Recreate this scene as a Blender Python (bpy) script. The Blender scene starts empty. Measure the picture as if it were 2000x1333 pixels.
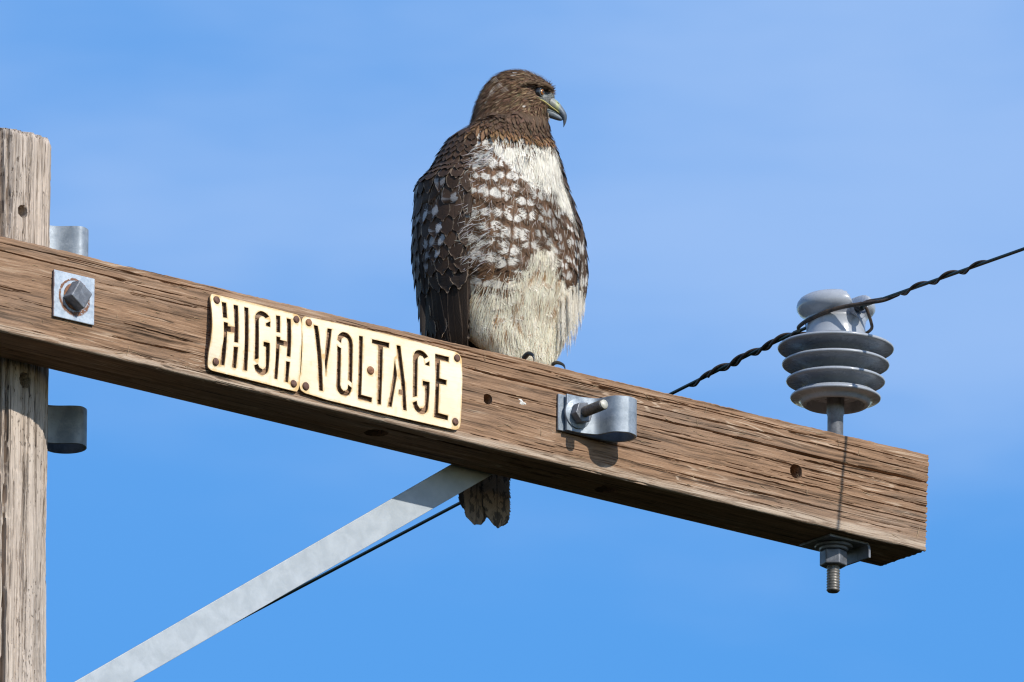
import bpy, math, random
import numpy as np
from mathutils import Vector, Matrix, geometry
from mathutils.bvhtree import BVHTree
rng = np.random.default_rng(7); random.seed(7)
SC = bpy.context.scene
COL = SC.collection

# ------------------------------------------------------------------ camera, sky, sun, exposure
U = 0.000609          # one modelling unit in metres (0.609 mm)
BZ = 13.1             # height of the crossarm's top above the ground
YAW, PITCH, ROLL = math.radians(38.36), math.radians(16.65), math.radians(0.5)
sy, cy, sp, cp = math.sin(YAW), math.cos(YAW), math.sin(PITCH), math.cos(PITCH)
Rv = np.array([cy, -sy, 0.0]); Fv = np.array([cp*sy, cp*cy, sp]); Uv = np.array([-sp*sy, -sp*cy, cp])
CR = math.cos(ROLL)*Rv + math.sin(ROLL)*Uv
CU = -math.sin(ROLL)*Rv + math.cos(ROLL)*Uv
cam_d = bpy.data.cameras.new('camera'); cam = bpy.data.objects.new('camera', cam_d); COL.objects.link(cam)
cam.matrix_world = Matrix(((CR[0], CU[0], -Fv[0], -23.78654), (CR[1], CU[1], -Fv[1], -30.05397),
                           (CR[2], CU[2], -Fv[2], BZ-11.44377), (0, 0, 0, 1)))
cam_d.lens = 1182.27; cam_d.sensor_width = 36; cam_d.clip_start = 0.5; cam_d.clip_end = 9000
SC.camera = cam

SUN_EL = math.radians(34.0); SUN_K = 0.073          # the sun stands almost square in front of the crossarm
sd = Vector((SUN_K, -1.0, 0)).normalized()*math.cos(SUN_EL) + Vector((0, 0, math.sin(SUN_EL)))
sl = bpy.data.lights.new('sun', 'SUN'); sl.energy = 4.25; sl.angle = math.radians(0.6); sl.color = (1.0, 0.955, 0.88)
so = bpy.data.objects.new('sun', sl); COL.objects.link(so); so.location = (0, -20, 40)
so.rotation_euler = sd.to_track_quat('Z', 'Y').to_euler()

W = bpy.data.worlds.new('World'); SC.world = W; W.use_nodes = True
nt = W.node_tree; nt.nodes.clear()
def N(tree, t, **kw):
    n = tree.nodes.new(t)
    for k, v in kw.items(): setattr(n, k, v)
    return n
sky = N(nt, 'ShaderNodeTexSky', sky_type='NISHITA', sun_disc=False)
sky.sun_elevation = SUN_EL; sky.sun_rotation = math.atan2(sd.x, sd.y)
sky.altitude = 0; sky.air_density = 1.0; sky.dust_density = 0.35; sky.ozone_density = 2.2
tc = N(nt, 'ShaderNodeTexCoord')
mp = N(nt, 'ShaderNodeMapping'); mp.inputs['Scale'].default_value = (17, 17, 52); mp.inputs['Rotation'].default_value = (0.0, 0.12, 0.3)
nz = N(nt, 'ShaderNodeTexNoise'); nz.inputs['Scale'].default_value = 1.35; nz.inputs['Detail'].default_value = 5; nz.inputs['Roughness'].default_value = 0.5
cr = N(nt, 'ShaderNodeMapRange', interpolation_type='SMOOTHSTEP'); cr.inputs[1].default_value = 0.38; cr.inputs[2].default_value = 0.66; cr.inputs[3].default_value = 0.0; cr.inputs[4].default_value = 0.40
sep = N(nt, 'ShaderNodeSeparateXYZ')
el = N(nt, 'ShaderNodeMapRange', interpolation_type='SMOOTHSTEP'); el.inputs[1].default_value = 0.262; el.inputs[2].default_value = 0.312; el.inputs[3].default_value = 0.0; el.inputs[4].default_value = 0.20
ad = N(nt, 'ShaderNodeMath', operation='ADD'); ad.use_clamp = True
mixc = N(nt, 'ShaderNodeMix', data_type='RGBA'); mixc.inputs[7].default_value = (3.7, 4.75, 6.75, 1)
hs = N(nt, 'ShaderNodeHueSaturation'); hs.inputs['Hue'].default_value = 0.508; hs.inputs['Saturation'].default_value = 1.46; hs.inputs['Value'].default_value = 1.15
bg = N(nt, 'ShaderNodeBackground'); bg.inputs['Strength'].default_value = 0.146
wo = N(nt, 'ShaderNodeOutputWorld')
L = nt.links.new
L(tc.outputs['Generated'], mp.inputs[0]); L(mp.outputs[0], nz.inputs['Vector']); L(nz.outputs['Fac'], cr.inputs[0])
L(tc.outputs['Generated'], sep.inputs[0]); L(sep.outputs['Z'], el.inputs[0])
L(cr.outputs[0], ad.inputs[0]); L(el.outputs[0], ad.inputs[1])
L(sky.outputs[0], hs.inputs['Color']); L(hs.outputs[0], mixc.inputs[6]); L(ad.outputs[0], mixc.inputs[0]); L(mixc.outputs[2], bg.inputs[0]); L(bg.outputs[0], wo.inputs[0])

SC.view_settings.view_transform = 'Standard'; SC.view_settings.look = 'None'
SC.view_settings.exposure = 0.0; SC.view_settings.gamma = 1.0; SC.view_settings.use_curve_mapping = False
SC.render.engine = 'CYCLES'
try:
    SC.cycles.transparent_max_bounces = 24; SC.cycles.max_bounces = 6; SC.cycles.filter_width = 1.2
except Exception: pass

# ------------------------------------------------------------------ helpers
def empty(name, u, label=None, cat=None, group=None):
    o = bpy.data.objects.new(name, None); COL.objects.link(o)
    o.location = (u[0]*U, u[1]*U, BZ+u[2]*U); o['_u'] = list(map(float, u)); o.empty_display_size = 0.02
    return tag(o, label, cat, group)
def tag(o, label=None, cat=None, group=None, kind=None):
    if label: o['label'] = label
    if cat: o['category'] = cat
    if group: o['group'] = group
    if kind: o['kind'] = kind
    return o
def origin(o):
    return np.array(o['_u'])
def mesh_obj(name, V, Fc, mat, parent=None, smooth=True, uv=None, attrs=None, base=None):
    """V in modelling units, world placed; the object's origin is its parent's origin or `base`."""
    V = np.asarray(V, float).reshape(-1, 3)
    org = origin(parent) if parent is not None else (np.array(base, float) if base is not None else np.array([V[:, 0].mean(), V[:, 1].mean(), V[:, 2].min()]))
    me = bpy.data.meshes.new(name)
    Vm = ((V-org)*U).astype(np.float32)
    Fc = Fc if isinstance(Fc, np.ndarray) else [tuple(int(i) for i in f) for f in Fc]
    if isinstance(Fc, np.ndarray):
        n, k = Fc.shape
        me.vertices.add(len(Vm)); me.vertices.foreach_set('co', Vm.ravel())
        me.loops.add(n*k); me.loops.foreach_set('vertex_index', Fc.astype(np.int32).ravel())
        me.polygons.add(n); me.polygons.foreach_set('loop_start', np.arange(0, n*k, k, dtype=np.int32))
        me.polygons.foreach_set('loop_total', np.full(n, k, np.int32))
        me.update(calc_edges=True)
    else:
        me.from_pydata(Vm.tolist(), [], Fc); me.update()
    if smooth: me.polygons.foreach_set('use_smooth', np.ones(len(me.polygons), bool))
    if uv is not None:
        ul = me.uv_layers.new(name='UVMap'); li = np.zeros(len(me.loops), np.int32); me.loops.foreach_get('vertex_index', li)
        ul.data.foreach_set('uv', np.asarray(uv, np.float32)[li].ravel())
    for k, a in (attrs or {}).items():
        a = np.asarray(a, np.float32)
        if a.shape[1] == 3: a = np.c_[a, np.ones(len(a), np.float32)]
        at = me.attributes.new(k, 'FLOAT_COLOR', 'POINT'); at.data.foreach_set('color', a.ravel())
    me.materials.append(mat)
    o = bpy.data.objects.new(name, me); COL.objects.link(o)
    o['_u'] = [float(x) for x in org]
    if parent is not None: o.parent = parent
    else: o.location = (org[0]*U, org[1]*U, BZ+org[2]*U)
    return o
def gridf(n, m, close_m=False, close_n=False, off=0):
    """quads of an n x m vertex grid"""
    i = np.arange(n if close_n else n-1)[:, None]; j = np.arange(m if close_m else m-1)[None, :]
    i2 = (i+1) % n; j2 = (j+1) % m
    return np.stack([(i*m+j), (i*m+j2), (i2*m+j2), (i2*m+j)], -1).reshape(-1, 4)+off
def catmull(P, k=8):
    P = np.asarray(P, float); out = []
    Q = np.vstack([2*P[0]-P[1], P, 2*P[-1]-P[-2]])
    for i in range(1, len(Q)-2):
        for t in np.arange(k)/k:
            a, b, c, d = Q[i-1], Q[i], Q[i+1], Q[i+2]
            out.append(0.5*((2*b)+(c-a)*t+(2*a-5*b+4*c-d)*t*t+(3*b-a-3*c+d)*t**3))
    out.append(P[-1]); return np.array(out)
def tube(P, r, seg=10, caps=True):
    P = np.asarray(P, float); n = len(P); r = np.broadcast_to(np.asarray(r, float), (n,))
    T = np.gradient(P, axis=0); T /= np.linalg.norm(T, axis=1)[:, None]+1e-9
    a = np.array([0, 0, 1.0]) if abs(T[0][2]) < 0.9 else np.array([1.0, 0, 0])
    u = np.cross(T[0], a); u /= np.linalg.norm(u); V = []
    for i in range(n):
        u = u-T[i]*(u@T[i]); u /= np.linalg.norm(u); w = np.cross(T[i], u)
        for k in range(seg):
            an = 2*math.pi*k/seg; V.append(P[i]+r[i]*(math.cos(an)*u+math.sin(an)*w))
    F = [tuple(f) for f in gridf(n, seg, close_m=True)]
    if caps:
        F.append(tuple(range(seg))[::-1]); F.append(tuple((n-1)*seg+k for k in range(seg)))
    return V, F
def lathe(prof, c, seg=72):
    """prof: (r, z) list; c: (x, y)"""
    V = []
    for r, z in prof:
        for k in range(seg):
            a = 2*math.pi*k/seg; V.append((c[0]+r*math.cos(a), c[1]+r*math.sin(a), z))
    F = [tuple(f) for f in gridf(len(prof), seg, close_m=True)]
    if prof[0][0] > 0.01: F.append(tuple(range(seg)))
    if prof[-1][0] > 0.01: F.append(tuple((len(prof)-1)*seg+k for k in range(seg)))
    return V, F
def bevel(o, w, seg=2, ang=35):
    m = o.modifiers.new('bevel', 'BEVEL'); m.width = w*U; m.segments = seg; m.limit_method = 'ANGLE'; m.angle_limit = math.radians(ang); m.harden_normals = False
    for p in o.data.polygons: p.use_smooth = False
    return o
def smooth_by_angle(o, deg=35):
    import bmesh
    bm = bmesh.new(); bm.from_mesh(o.data)
    for e in bm.edges: e.smooth = (len(e.link_faces) < 2 or e.calc_face_angle(0) < math.radians(deg))
    for f in bm.faces: f.smooth = True
    bmesh.ops.recalc_face_normals(bm, faces=bm.faces)
    bm.to_mesh(o.data); bm.free(); return o
def prism(poly, d0, d1, axis='y'):
    """closed polygon (a,b) extruded along axis"""
    n = len(poly); V = []
    for d in (d0, d1):
        for a, b in poly: V.append((a, d, b) if axis == 'y' else (a, b, d))
    F = [tuple(range(n)), tuple(range(2*n-1, n-1, -1))]+[(i, i+n, (i+1) % n+n, (i+1) % n) for i in range(n)]
    return V, F
def vnoise(x, seed=0):
    """smooth 1-D value noise in -1..1"""
    x = np.asarray(x, float); i = np.floor(x).astype(np.int64); f = x-i; f = f*f*(3-2*f)
    h = lambda k: (np.sin((k+seed*57.3)*12.9898)*43758.5453) % 1.0*2-1
    return h(i)*(1-f)+h(i+1)*f
def vnoise2(x, y, seed=0):
    x, y = np.broadcast_arrays(np.asarray(x, float), np.asarray(y, float))
    i = np.floor(x); j = np.floor(y); f = x-i; g = y-j; f = f*f*(3-2*f); g = g*g*(3-2*g)
    h = lambda a, b: (np.sin(a*127.1+b*311.7+seed*74.7)*43758.5453) % 1.0*2-1
    return (h(i, j)*(1-f)+h(i+1, j)*f)*(1-g)+(h(i, j+1)*(1-f)+h(i+1, j+1)*f)*g

# ------------------------------------------------------------------ materials
def newmat(name):
    m = bpy.data.materials.new(name); m.use_nodes = True; t = m.node_tree
    b = t.nodes['Principled BSDF']; return m, t, b
def mathn(t, op, a, b=None, c=None, clamp=False):
    n = t.nodes.new('ShaderNodeMath'); n.operation = op; n.use_clamp = clamp
    for i, x in enumerate((a, b, c)):
        if x is None: continue
        if isinstance(x, (int, float)): n.inputs[i].default_value = x
        else: t.links.new(x, n.inputs[i])
    return n.outputs[0]
def sstep(t, x, a, b, o0=0.0, o1=1.0):
    n = t.nodes.new('ShaderNodeMapRange'); n.interpolation_type = 'SMOOTHSTEP'
    t.links.new(x, n.inputs[0]); n.inputs[1].default_value = a; n.inputs[2].default_value = b; n.inputs[3].default_value = o0; n.inputs[4].default_value = o1
    return n.outputs[0]
def mixrgb(t, f, a, b, mode='MIX'):
    n = t.nodes.new('ShaderNodeMix'); n.data_type = 'RGBA'; n.blend_type = mode
    for i, x in ((0, f), (6, a), (7, b)):
        if isinstance(x, (int, float)): n.inputs[i].default_value = x
        elif isinstance(x, tuple): n.inputs[i].default_value = (*x, 1) if len(x) == 3 else x
        else: t.links.new(x, n.inputs[i])
    return n.outputs[2]
def noise(t, vec, scale=1.0, detail=4, rough=0.5, dist=0.0, sc=None, out='Fac'):
    if sc is not None:
        m = t.nodes.new('ShaderNodeMapping'); m.inputs['Scale'].default_value = sc; t.links.new(vec, m.inputs[0]); vec = m.outputs[0]
    n = t.nodes.new('ShaderNodeTexNoise'); n.inputs['Scale'].default_value = scale; n.inputs['Detail'].default_value = detail
    n.inputs['Roughness'].default_value = rough; n.inputs['Distortion'].default_value = dist
    t.links.new(vec, n.inputs['Vector']); return n.outputs[out]
def ramp(t, f, stops):
    n = t.nodes.new('ShaderNodeValToRGB'); el = n.color_ramp.elements
    while len(el) < len(stops): el.new(0.5)
    for e, (p, c) in zip(el, stops): e.position = p; e.color = (*c, 1)
    t.links.new(f, n.inputs[0]); return n.outputs[0]
def bump(t, b, h, dist, strength=1.0):
    n = t.nodes.new('ShaderNodeBump'); n.inputs['Distance'].default_value = dist; n.inputs['Strength'].default_value = strength
    t.links.new(h, n.inputs['Height']); t.links.new(n.outputs[0], b.inputs['Normal'])
def ocoord(t):
    return t.nodes.new('ShaderNodeTexCoord').outputs['Object']

def wood_mat(name, axis, dark, mid, light, grey, amt_light=1.0, warp=0.5, fine=1.0, pits=False, edge_band=False):
    """weathered wood; axis = grain direction (0 = x, 2 = z)"""
    m, t, b = newmat(name); oc = ocoord(t); lk = t.links.new
    along, acr = 1.6, 75.0
    def S(al, ac): return (al, ac, ac) if axis == 0 else (ac, ac, al)
    wv = noise(t, oc, 1, 3, 0.55, sc=S(4.5, 9), out='Color')
    sub = t.nodes.new('ShaderNodeVectorMath'); sub.operation = 'MULTIPLY_ADD'
    lk(wv, sub.inputs[0]); sub.inputs[1].default_value = S(0.0, 0.03*warp); lk(oc, sub.inputs[2])
    v = sub.outputs[0]
    g1 = noise(t, v, 1, 5, 0.55, sc=S(3.0, 95))
    g2 = noise(t, v, 1, 4, 0.6, sc=S(14, 430))
    g3 = noise(t, v, 1, 3, 0.6, sc=S(45, 1300*fine))
    big = noise(t, oc, 1, 3, 0.5, sc=S(2.5, 14))
    f = mathn(t, 'ADD', mathn(t, 'MULTIPLY', g1, 0.36), mathn(t, 'MULTIPLY', g2, 0.46))
    f = mathn(t, 'ADD', f, mathn(t, 'MULTIPLY', g3, 0.18))
    col = ramp(t, f, [(0.38, dark), (0.475, mid), (0.555, tuple(np.array(mid)*1.35)), (0.69, light)])
    # pale weathered ridges: thin wavy lines
    l1 = noise(t, v, 1, 2, 0.5, sc=S(2.0, 60), dist=0.6)
    rid = mathn(t, 'ABSOLUTE', mathn(t, 'SUBTRACT', mathn(t, 'FRACT', mathn(t, 'MULTIPLY', l1, 14.0)), 0.5))
    rid = sstep(t, rid, 0.34, 0.46, 0, 1)
    gate = sstep(t, noise(t, oc, 1, 3, 0.6, sc=S(6, 26)), 0.50, 0.64)
    rid = mathn(t, 'MULTIPLY', mathn(t, 'MULTIPLY', rid, gate), 0.55*amt_light)
    col = mixrgb(t, rid, col, light)
    gg = sstep(t, big, 0.42, 0.68, 0, 0.55)
    col = mixrgb(t, gg, col, mixrgb(t, 0.5, col, grey))
    if edge_band:        # bleached, splintery lower arris
        sz = t.nodes.new('ShaderNodeSeparateXYZ'); lk(oc, sz.inputs[0])
        bnd = mathn(t, 'ADD', sz.outputs['Z'], mathn(t, 'MULTIPLY', noise(t, oc, 1, 3, 0.6, sc=(9, 60, 60)), 0.012))
        bnd = sstep(t, bnd, 0.0195, 0.0115, 0, 0.8)
        lines = sstep(t, g2, 0.36, 0.60, 0.15, 1.0)
        yb = sstep(t, sz.outputs['Y'], 0.008, 0.003)
        col = mixrgb(t, mathn(t, 'MULTIPLY', mathn(t, 'MULTIPLY', bnd, lines), yb), col, (0.52, 0.42, 0.32))
    # thin dark checks
    ck = noise(t, v, 1, 2, 0.5, sc=S(5, 260))
    ck = sstep(t, ck, 0.64, 0.72, 0, 0.75)
    col = mixrgb(t, ck, col, tuple(np.array(dark)*0.35))
    h = mathn(t, 'SUBTRACT', mathn(t, 'ADD', mathn(t, 'MULTIPLY', g2, 0.7), mathn(t, 'MULTIPLY', g3, 0.5)), ck)
    if pits:
        p = noise(t, oc, 1, 3, 0.6, sc=S(110, 330)); pt = sstep(t, p, 0.60, 0.68, 0, 0.8)
        pg = sstep(t, noise(t, oc, 1, 2, 0.5, sc=S(9, 18)), 0.42, 0.58)
        pt = mathn(t, 'MULTIPLY', pt, pg)
        col = mixrgb(t, pt, col, tuple(np.array(dark)*0.8)); h = mathn(t, 'SUBTRACT', h, pt)
    lk(col, b.inputs['Base Color']); b.inputs['Roughness'].default_value = 0.85; b.inputs['Specular IOR Level'].default_value = 0.2
    bump(t, b, h, 0.0012, 0.9)
    return m
M = {}
M['beam'] = wood_mat('weathered_brown_wood', 0, (0.088, 0.053, 0.031), (0.245, 0.146, 0.086), (0.54, 0.40, 0.28), (0.29, 0.235, 0.19), amt_light=1.5, edge_band=True)
M['pole'] = wood_mat('weathered_grey_wood', 2, (0.13, 0.09, 0.062), (0.42, 0.345, 0.28), (0.66, 0.59, 0.51), (0.50, 0.46, 0.42), amt_light=0.5, warp=0.3, pits=True)

def metal_mat(name, base, base2, metallic=0.35, rough=0.5, sc=60, bumpd=0.00025):
    m, t, b = newmat(name); oc = ocoord(t)
    n1 = noise(t, oc, sc, 5, 0.6, dist=0.4); n2 = noise(t, oc, sc*8, 3, 0.6)
    f = sstep(t, mathn(t, 'ADD', mathn(t, 'MULTIPLY', n1, 0.75), mathn(t, 'MULTIPLY', n2, 0.25)), 0.36, 0.64)
    t.links.new(mixrgb(t, f, base, base2), b.inputs['Base Color'])
    b.inputs['Metallic'].default_value = metallic
    t.links.new(sstep(t, n2, 0.3, 0.7, rough-0.08, rough+0.12), b.inputs['Roughness'])
    bump(t, b, mathn(t, 'ADD', n1, mathn(t, 'MULTIPLY', n2, 0.3)), bumpd, 0.8)
    return m
M['galv'] = metal_mat('galvanised_steel', (0.20, 0.235, 0.27), (0.33, 0.37, 0.41))
M['galv2'] = metal_mat('galvanised_strap_steel', (0.36, 0.395, 0.42), (0.44, 0.475, 0.50), metallic=0.35, rough=0.6, sc=45)
M['dullsteel'] = metal_mat('dull_grey_steel', (0.125, 0.13, 0.142), (0.22, 0.23, 0.25), metallic=0.4, rough=0.5, sc=90)
M['thread'] = metal_mat('thread_steel', (0.12, 0.11, 0.10), (0.22, 0.205, 0.18), metallic=0.5, rough=0.45, sc=200)
M['rust'] = metal_mat('rusty_nail_steel', (0.075, 0.036, 0.026), (0.20, 0.10, 0.065), metallic=0.1, rough=0.75, sc=220, bumpd=0.0004)
M['rust2'] = metal_mat('orange_rust_steel', (0.17, 0.07, 0.032), (0.33, 0.155, 0.075), metallic=0.1, rough=0.75, sc=260, bumpd=0.0004)
M['porcelain'] = metal_mat('grey_insulator_polymer', (0.335, 0.357, 0.392), (0.395, 0.418, 0.455), metallic=0.0, rough=0.24, sc=9, bumpd=0.00001)
M['wire'] = metal_mat('dark_green_wire_cover', (0.006, 0.022, 0.020), (0.012, 0.038, 0.034), metallic=0.0, rough=0.38, sc=90, bumpd=0.0001)
M['tie'] = metal_mat('black_brown_tie_cover', (0.018, 0.014, 0.011), (0.085, 0.055, 0.035), metallic=0.0, rough=0.6, sc=80, bumpd=0.0004)
M['blackrub'] = metal_mat('black_rubber', (0.010, 0.011, 0.014), (0.018, 0.019, 0.022), metallic=0.0, rough=0.45, sc=90)

def washer_mat():
    m, t, b = newmat('rust_ringed_galvanised_plate'); oc = ocoord(t)
    sepn = t.nodes.new('ShaderNodeSeparateXYZ'); t.links.new(oc, sepn.inputs[0])
    X = mathn(t, 'DIVIDE', sepn.outputs['X'], U); Z = mathn(t, 'DIVIDE', sepn.outputs['Z'], U)
    rr = mathn(t, 'SQRT', mathn(t, 'ADD', mathn(t, 'POWER', X, 2.0), mathn(t, 'POWER', Z, 2.0)))
    nn = noise(t, oc, 130, 5, 0.65); n2 = noise(t, oc, 420, 3, 0.6)
    rr2 = mathn(t, 'ADD', rr, mathn(t, 'MULTIPLY', mathn(t, 'SUBTRACT', nn, 0.5), 9.0))
    ring = mathn(t, 'SUBTRACT', 1.0, sstep(t, mathn(t, 'ABSOLUTE', mathn(t, 'SUBTRACT', rr2, 35.5)), 1.6, 3.4))
    low = sstep(t, mathn(t, 'ADD', Z, mathn(t, 'MULTIPLY', nn, 30.0)), 20.0, -8.0)
    wide = mathn(t, 'SUBTRACT', 1.0, sstep(t, mathn(t, 'ABSOLUTE', mathn(t, 'SUBTRACT', rr2, 33.5)), 3.0, 6.5))
    ring = mathn(t, 'MAXIMUM', ring, mathn(t, 'MULTIPLY', wide, low))
    inner = mathn(t, 'MULTIPLY', sstep(t, rr2, 27.0, 21.0), sstep(t, X, 10.0, -8.0))
    fac = mathn(t, 'MULTIPLY', mathn(t, 'MAXIMUM', ring, inner), sstep(t, n2, 0.30, 0.48), clamp=True)
    steel = mixrgb(t, sstep(t, nn, 0.35, 0.65), (0.34, 0.40, 0.47), (0.50, 0.56, 0.62))
    edge = sstep(t, mathn(t, 'ADD', mathn(t, 'MAXIMUM', mathn(t, 'ABSOLUTE', X), mathn(t, 'ABSOLUTE', Z)), mathn(t, 'MULTIPLY', n2, 5.0)), 50.5, 52.0, 0, 0.7)
    fac = mathn(t, 'MAXIMUM', fac, edge)
    rust = mixrgb(t, n2, (0.10, 0.045, 0.03), (0.30, 0.14, 0.07))
    t.links.new(mixrgb(t, fac, steel, rust), b.inputs['Base Color'])
    b.inputs['Metallic'].default_value = 0.1; t.links.new(sstep(t, fac, 0, 1, 0.5, 0.85), b.inputs['Roughness'])
    bump(t, b, mathn(t, 'ADD', nn, fac), 0.0003, 0.7); return m
M['washer'] = washer_mat()

def sign_mat():
    m, t, b = newmat('cream_stencil_plate'); oc = ocoord(t)
    at = t.nodes.new('ShaderNodeAttribute'); at.attribute_name = 'burn'
    sepn = t.nodes.new('ShaderNodeSeparateColor'); t.links.new(at.outputs['Color'], sepn.inputs[0])
    n1 = noise(t, oc, 22, 4, 0.6); n2 = noise(t, oc, 1, 4, 0.6, sc=(60, 60, 500)); n3 = noise(t, oc, 190, 3, 0.6)
    c = mixrgb(t, sstep(t, n1, 0.35, 0.7), (0.86, 0.76, 0.57), (0.84, 0.70, 0.46))
    c = mixrgb(t, sstep(t, n2, 0.45, 0.7, 0, 0.35), c, (0.78, 0.62, 0.38))
    e = mathn(t, 'MULTIPLY', sepn.outputs[0], sstep(t, n3, 0.2, 0.75, 0.55, 1.15), clamp=True)
    c = mixrgb(t, sstep(t, e, 0.15, 0.85, 0, 0.85), c, (0.66, 0.40, 0.12))
    c = mixrgb(t, sstep(t, sepn.outputs[1], 0.2, 1.0, 0, 0.9), c, (0.20, 0.11, 0.05))
    # faint amber stains
    st = mathn(t, 'MULTIPLY', sstep(t, noise(t, oc, 1, 3, 0.6, sc=(70, 70, 28)), 0.62, 0.74), 0.30)
    c = mixrgb(t, st, c, (0.80, 0.55, 0.24))
    t.links.new(c, b.inputs['Base Color']); b.inputs['Roughness'].default_value = 0.55
    bump(t, b, n2, 0.0001, 0.5); return m
M['sign'] = sign_mat()

def ground_mat():
    m, t, b = newmat('dry_grass_ground'); oc = ocoord(t)
    n1 = noise(t, oc, 0.3, 5, 0.6); n2 = noise(t, oc, 9, 4, 0.6)
    c = mixrgb(t, n1, (0.011, 0.014, 0.007), (0.024, 0.022, 0.013)); c = mixrgb(t, sstep(t, n2, 0.3, 0.7, 0, 0.5), c, (0.02, 0.02, 0.012))
    t.links.new(c, b.inputs['Base Color']); b.inputs['Roughness'].default_value = 1.0; b.inputs['Specular IOR Level'].default_value = 0
    bump(t, b, n2, 0.05, 0.6); return m
M['ground'] = ground_mat()

def feather_mat(name='feather_vane', blotch=False):
    m, t, b = newmat(name); lk = t.links.new
    uvn = t.nodes.new('ShaderNodeUVMap'); uvn.uv_map = 'UVMap'
    s = t.nodes.new('ShaderNodeSeparateXYZ'); lk(uvn.outputs[0], s.inputs[0]); u, v = s.outputs['X'], s.outputs['Y']
    def attr(nm):
        a = t.nodes.new('ShaderNodeAttribute'); a.attribute_name = nm; q = t.nodes.new('ShaderNodeSeparateColor'); lk(a.outputs['Color'], q.inputs[0]); return a.outputs['Color'], q.outputs, a.outputs['Alpha']
    ca, _, _ = attr('ca'); cb, _, cbA = attr('cb'); _, pw, shaft_w = attr('pw'); _, fe, spotv = attr('fe')
    au = mathn(t, 'ABSOLUTE', u)
    q = mathn(t, 'ADD', mathn(t, 'SUBTRACT', mathn(t, 'MULTIPLY', v, 46.0), mathn(t, 'MULTIPLY', au, 11.0)), mathn(t, 'MULTIPLY', fe[2], 91.0))
    cx = t.nodes.new('ShaderNodeCombineXYZ'); lk(q, cx.inputs[0]); lk(mathn(t, 'MULTIPLY', u, 1.3), cx.inputs[1]); lk(mathn(t, 'MULTIPLY', fe[2], 37.0), cx.inputs[2])
    barb = noise(t, cx.outputs[0], 1.0, 3, 0.6)
    cx2 = t.nodes.new('ShaderNodeCombineXYZ'); lk(u, cx2.inputs[0]); lk(mathn(t, 'MULTIPLY', v, 2.2), cx2.inputs[1]); lk(mathn(t, 'MULTIPLY', fe[2], 53.0), cx2.inputs[2])
    soft = noise(t, cx2.outputs[0], 2.4, 3, 0.5)
    bn = mathn(t, 'SUBTRACT', barb, 0.5); sn = mathn(t, 'SUBTRACT', soft, 0.5)
    # pale fringe
    ed = fe[0]
    m_edge = sstep(t, mathn(t, 'ADD', ed, mathn(t, 'MULTIPLY', sn, 0.25)), 0.76, 0.90)
    # two white lobes either side of the shaft
    dx = mathn(t, 'DIVIDE', mathn(t, 'SUBTRACT', au, 0.58), 0.52)
    dy = mathn(t, 'DIVIDE', mathn(t, 'SUBTRACT', mathn(t, 'ADD', v, mathn(t, 'MULTIPLY', au, 0.06)), spotv), mathn(t, 'MULTIPLY', cbA, 0.15))
    dd = mathn(t, 'SQRT', mathn(t, 'ADD', mathn(t, 'POWER', dx, 2.0), mathn(t, 'POWER', dy, 2.0)))
    dd = mathn(t, 'ADD', dd, mathn(t, 'ADD', mathn(t, 'MULTIPLY', bn, 1.5), mathn(t, 'MULTIPLY', sn, 1.5)))
    m_spot = sstep(t, dd, 1.15, 0.75)
    # tawny drop near the tip
    dt = mathn(t, 'ADD', mathn(t, 'MULTIPLY', au, 2.1), mathn(t, 'MULTIPLY', mathn(t, 'ABSOLUTE', mathn(t, 'SUBTRACT', v, 0.84)), 9.0))
    dt = mathn(t, 'ADD', dt, mathn(t, 'MULTIPLY', bn, 1.2))
    m_arrow = sstep(t, dt, 1.15, 0.6)
    f = mathn(t, 'MAXIMUM', mathn(t, 'MULTIPLY', m_edge, pw[0]), mathn(t, 'MULTIPLY', m_spot, pw[1]))
    f = mathn(t, 'MAXIMUM', f, mathn(t, 'MULTIPLY', m_arrow, pw[2]), clamp=True)
    col = mixrgb(t, f, ca, cb)
    if blotch:
        bl = sstep(t, noise(t, cx2.outputs[0], 3.4, 3, 0.6), 0.50, 0.60, 0, 0.8)
        col = mixrgb(t, bl, col, (0.035, 0.028, 0.024))
    shf = mathn(t, 'MULTIPLY', sstep(t, au, 0.075, 0.03), shaft_w)
    col = mixrgb(t, shf, col, (0.05, 0.03, 0.018))
    var = sstep(t, mathn(t, 'ADD', mathn(t, 'MULTIPLY', barb, 0.65), mathn(t, 'MULTIPLY', soft, 0.35)), 0.30, 0.70, 0.74, 1.18)
    vm = t.nodes.new('ShaderNodeVectorMath'); vm.operation = 'SCALE'; lk(col, vm.inputs[0]); lk(var, vm.inputs['Scale'])
    lk(vm.outputs[0], b.inputs['Base Color']); b.inputs['Roughness'].default_value = 0.62; b.inputs['Specular IOR Level'].default_value = 0.25
    fr = mathn(t, 'MULTIPLY', fe[1], sstep(t, barb, 0.36, 0.62))
    al = mathn(t, 'SUBTRACT', 1.0, sstep(t, mathn(t, 'ADD', ed, fr), 0.985, 1.03))
    solid = mathn(t, 'LESS_THAN', fe[1], 0.02)
    alpha = mathn(t, 'MAXIMUM', al, solid)
    trl = t.nodes.new('ShaderNodeBsdfTranslucent'); lk(vm.outputs[0], trl.inputs[0])
    m1 = t.nodes.new('ShaderNodeMixShader'); m1.inputs[0].default_value = 0.12; lk(b.outputs[0], m1.inputs[1]); lk(trl.outputs[0], m1.inputs[2])
    tp = t.nodes.new('ShaderNodeBsdfTransparent'); m2 = t.nodes.new('ShaderNodeMixShader'); lk(alpha, m2.inputs[0]); lk(tp.outputs[0], m2.inputs[1]); lk(m1.outputs[0], m2.inputs[2])
    lk(m2.outputs[0], t.nodes['Material Output'].inputs[0])
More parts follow.
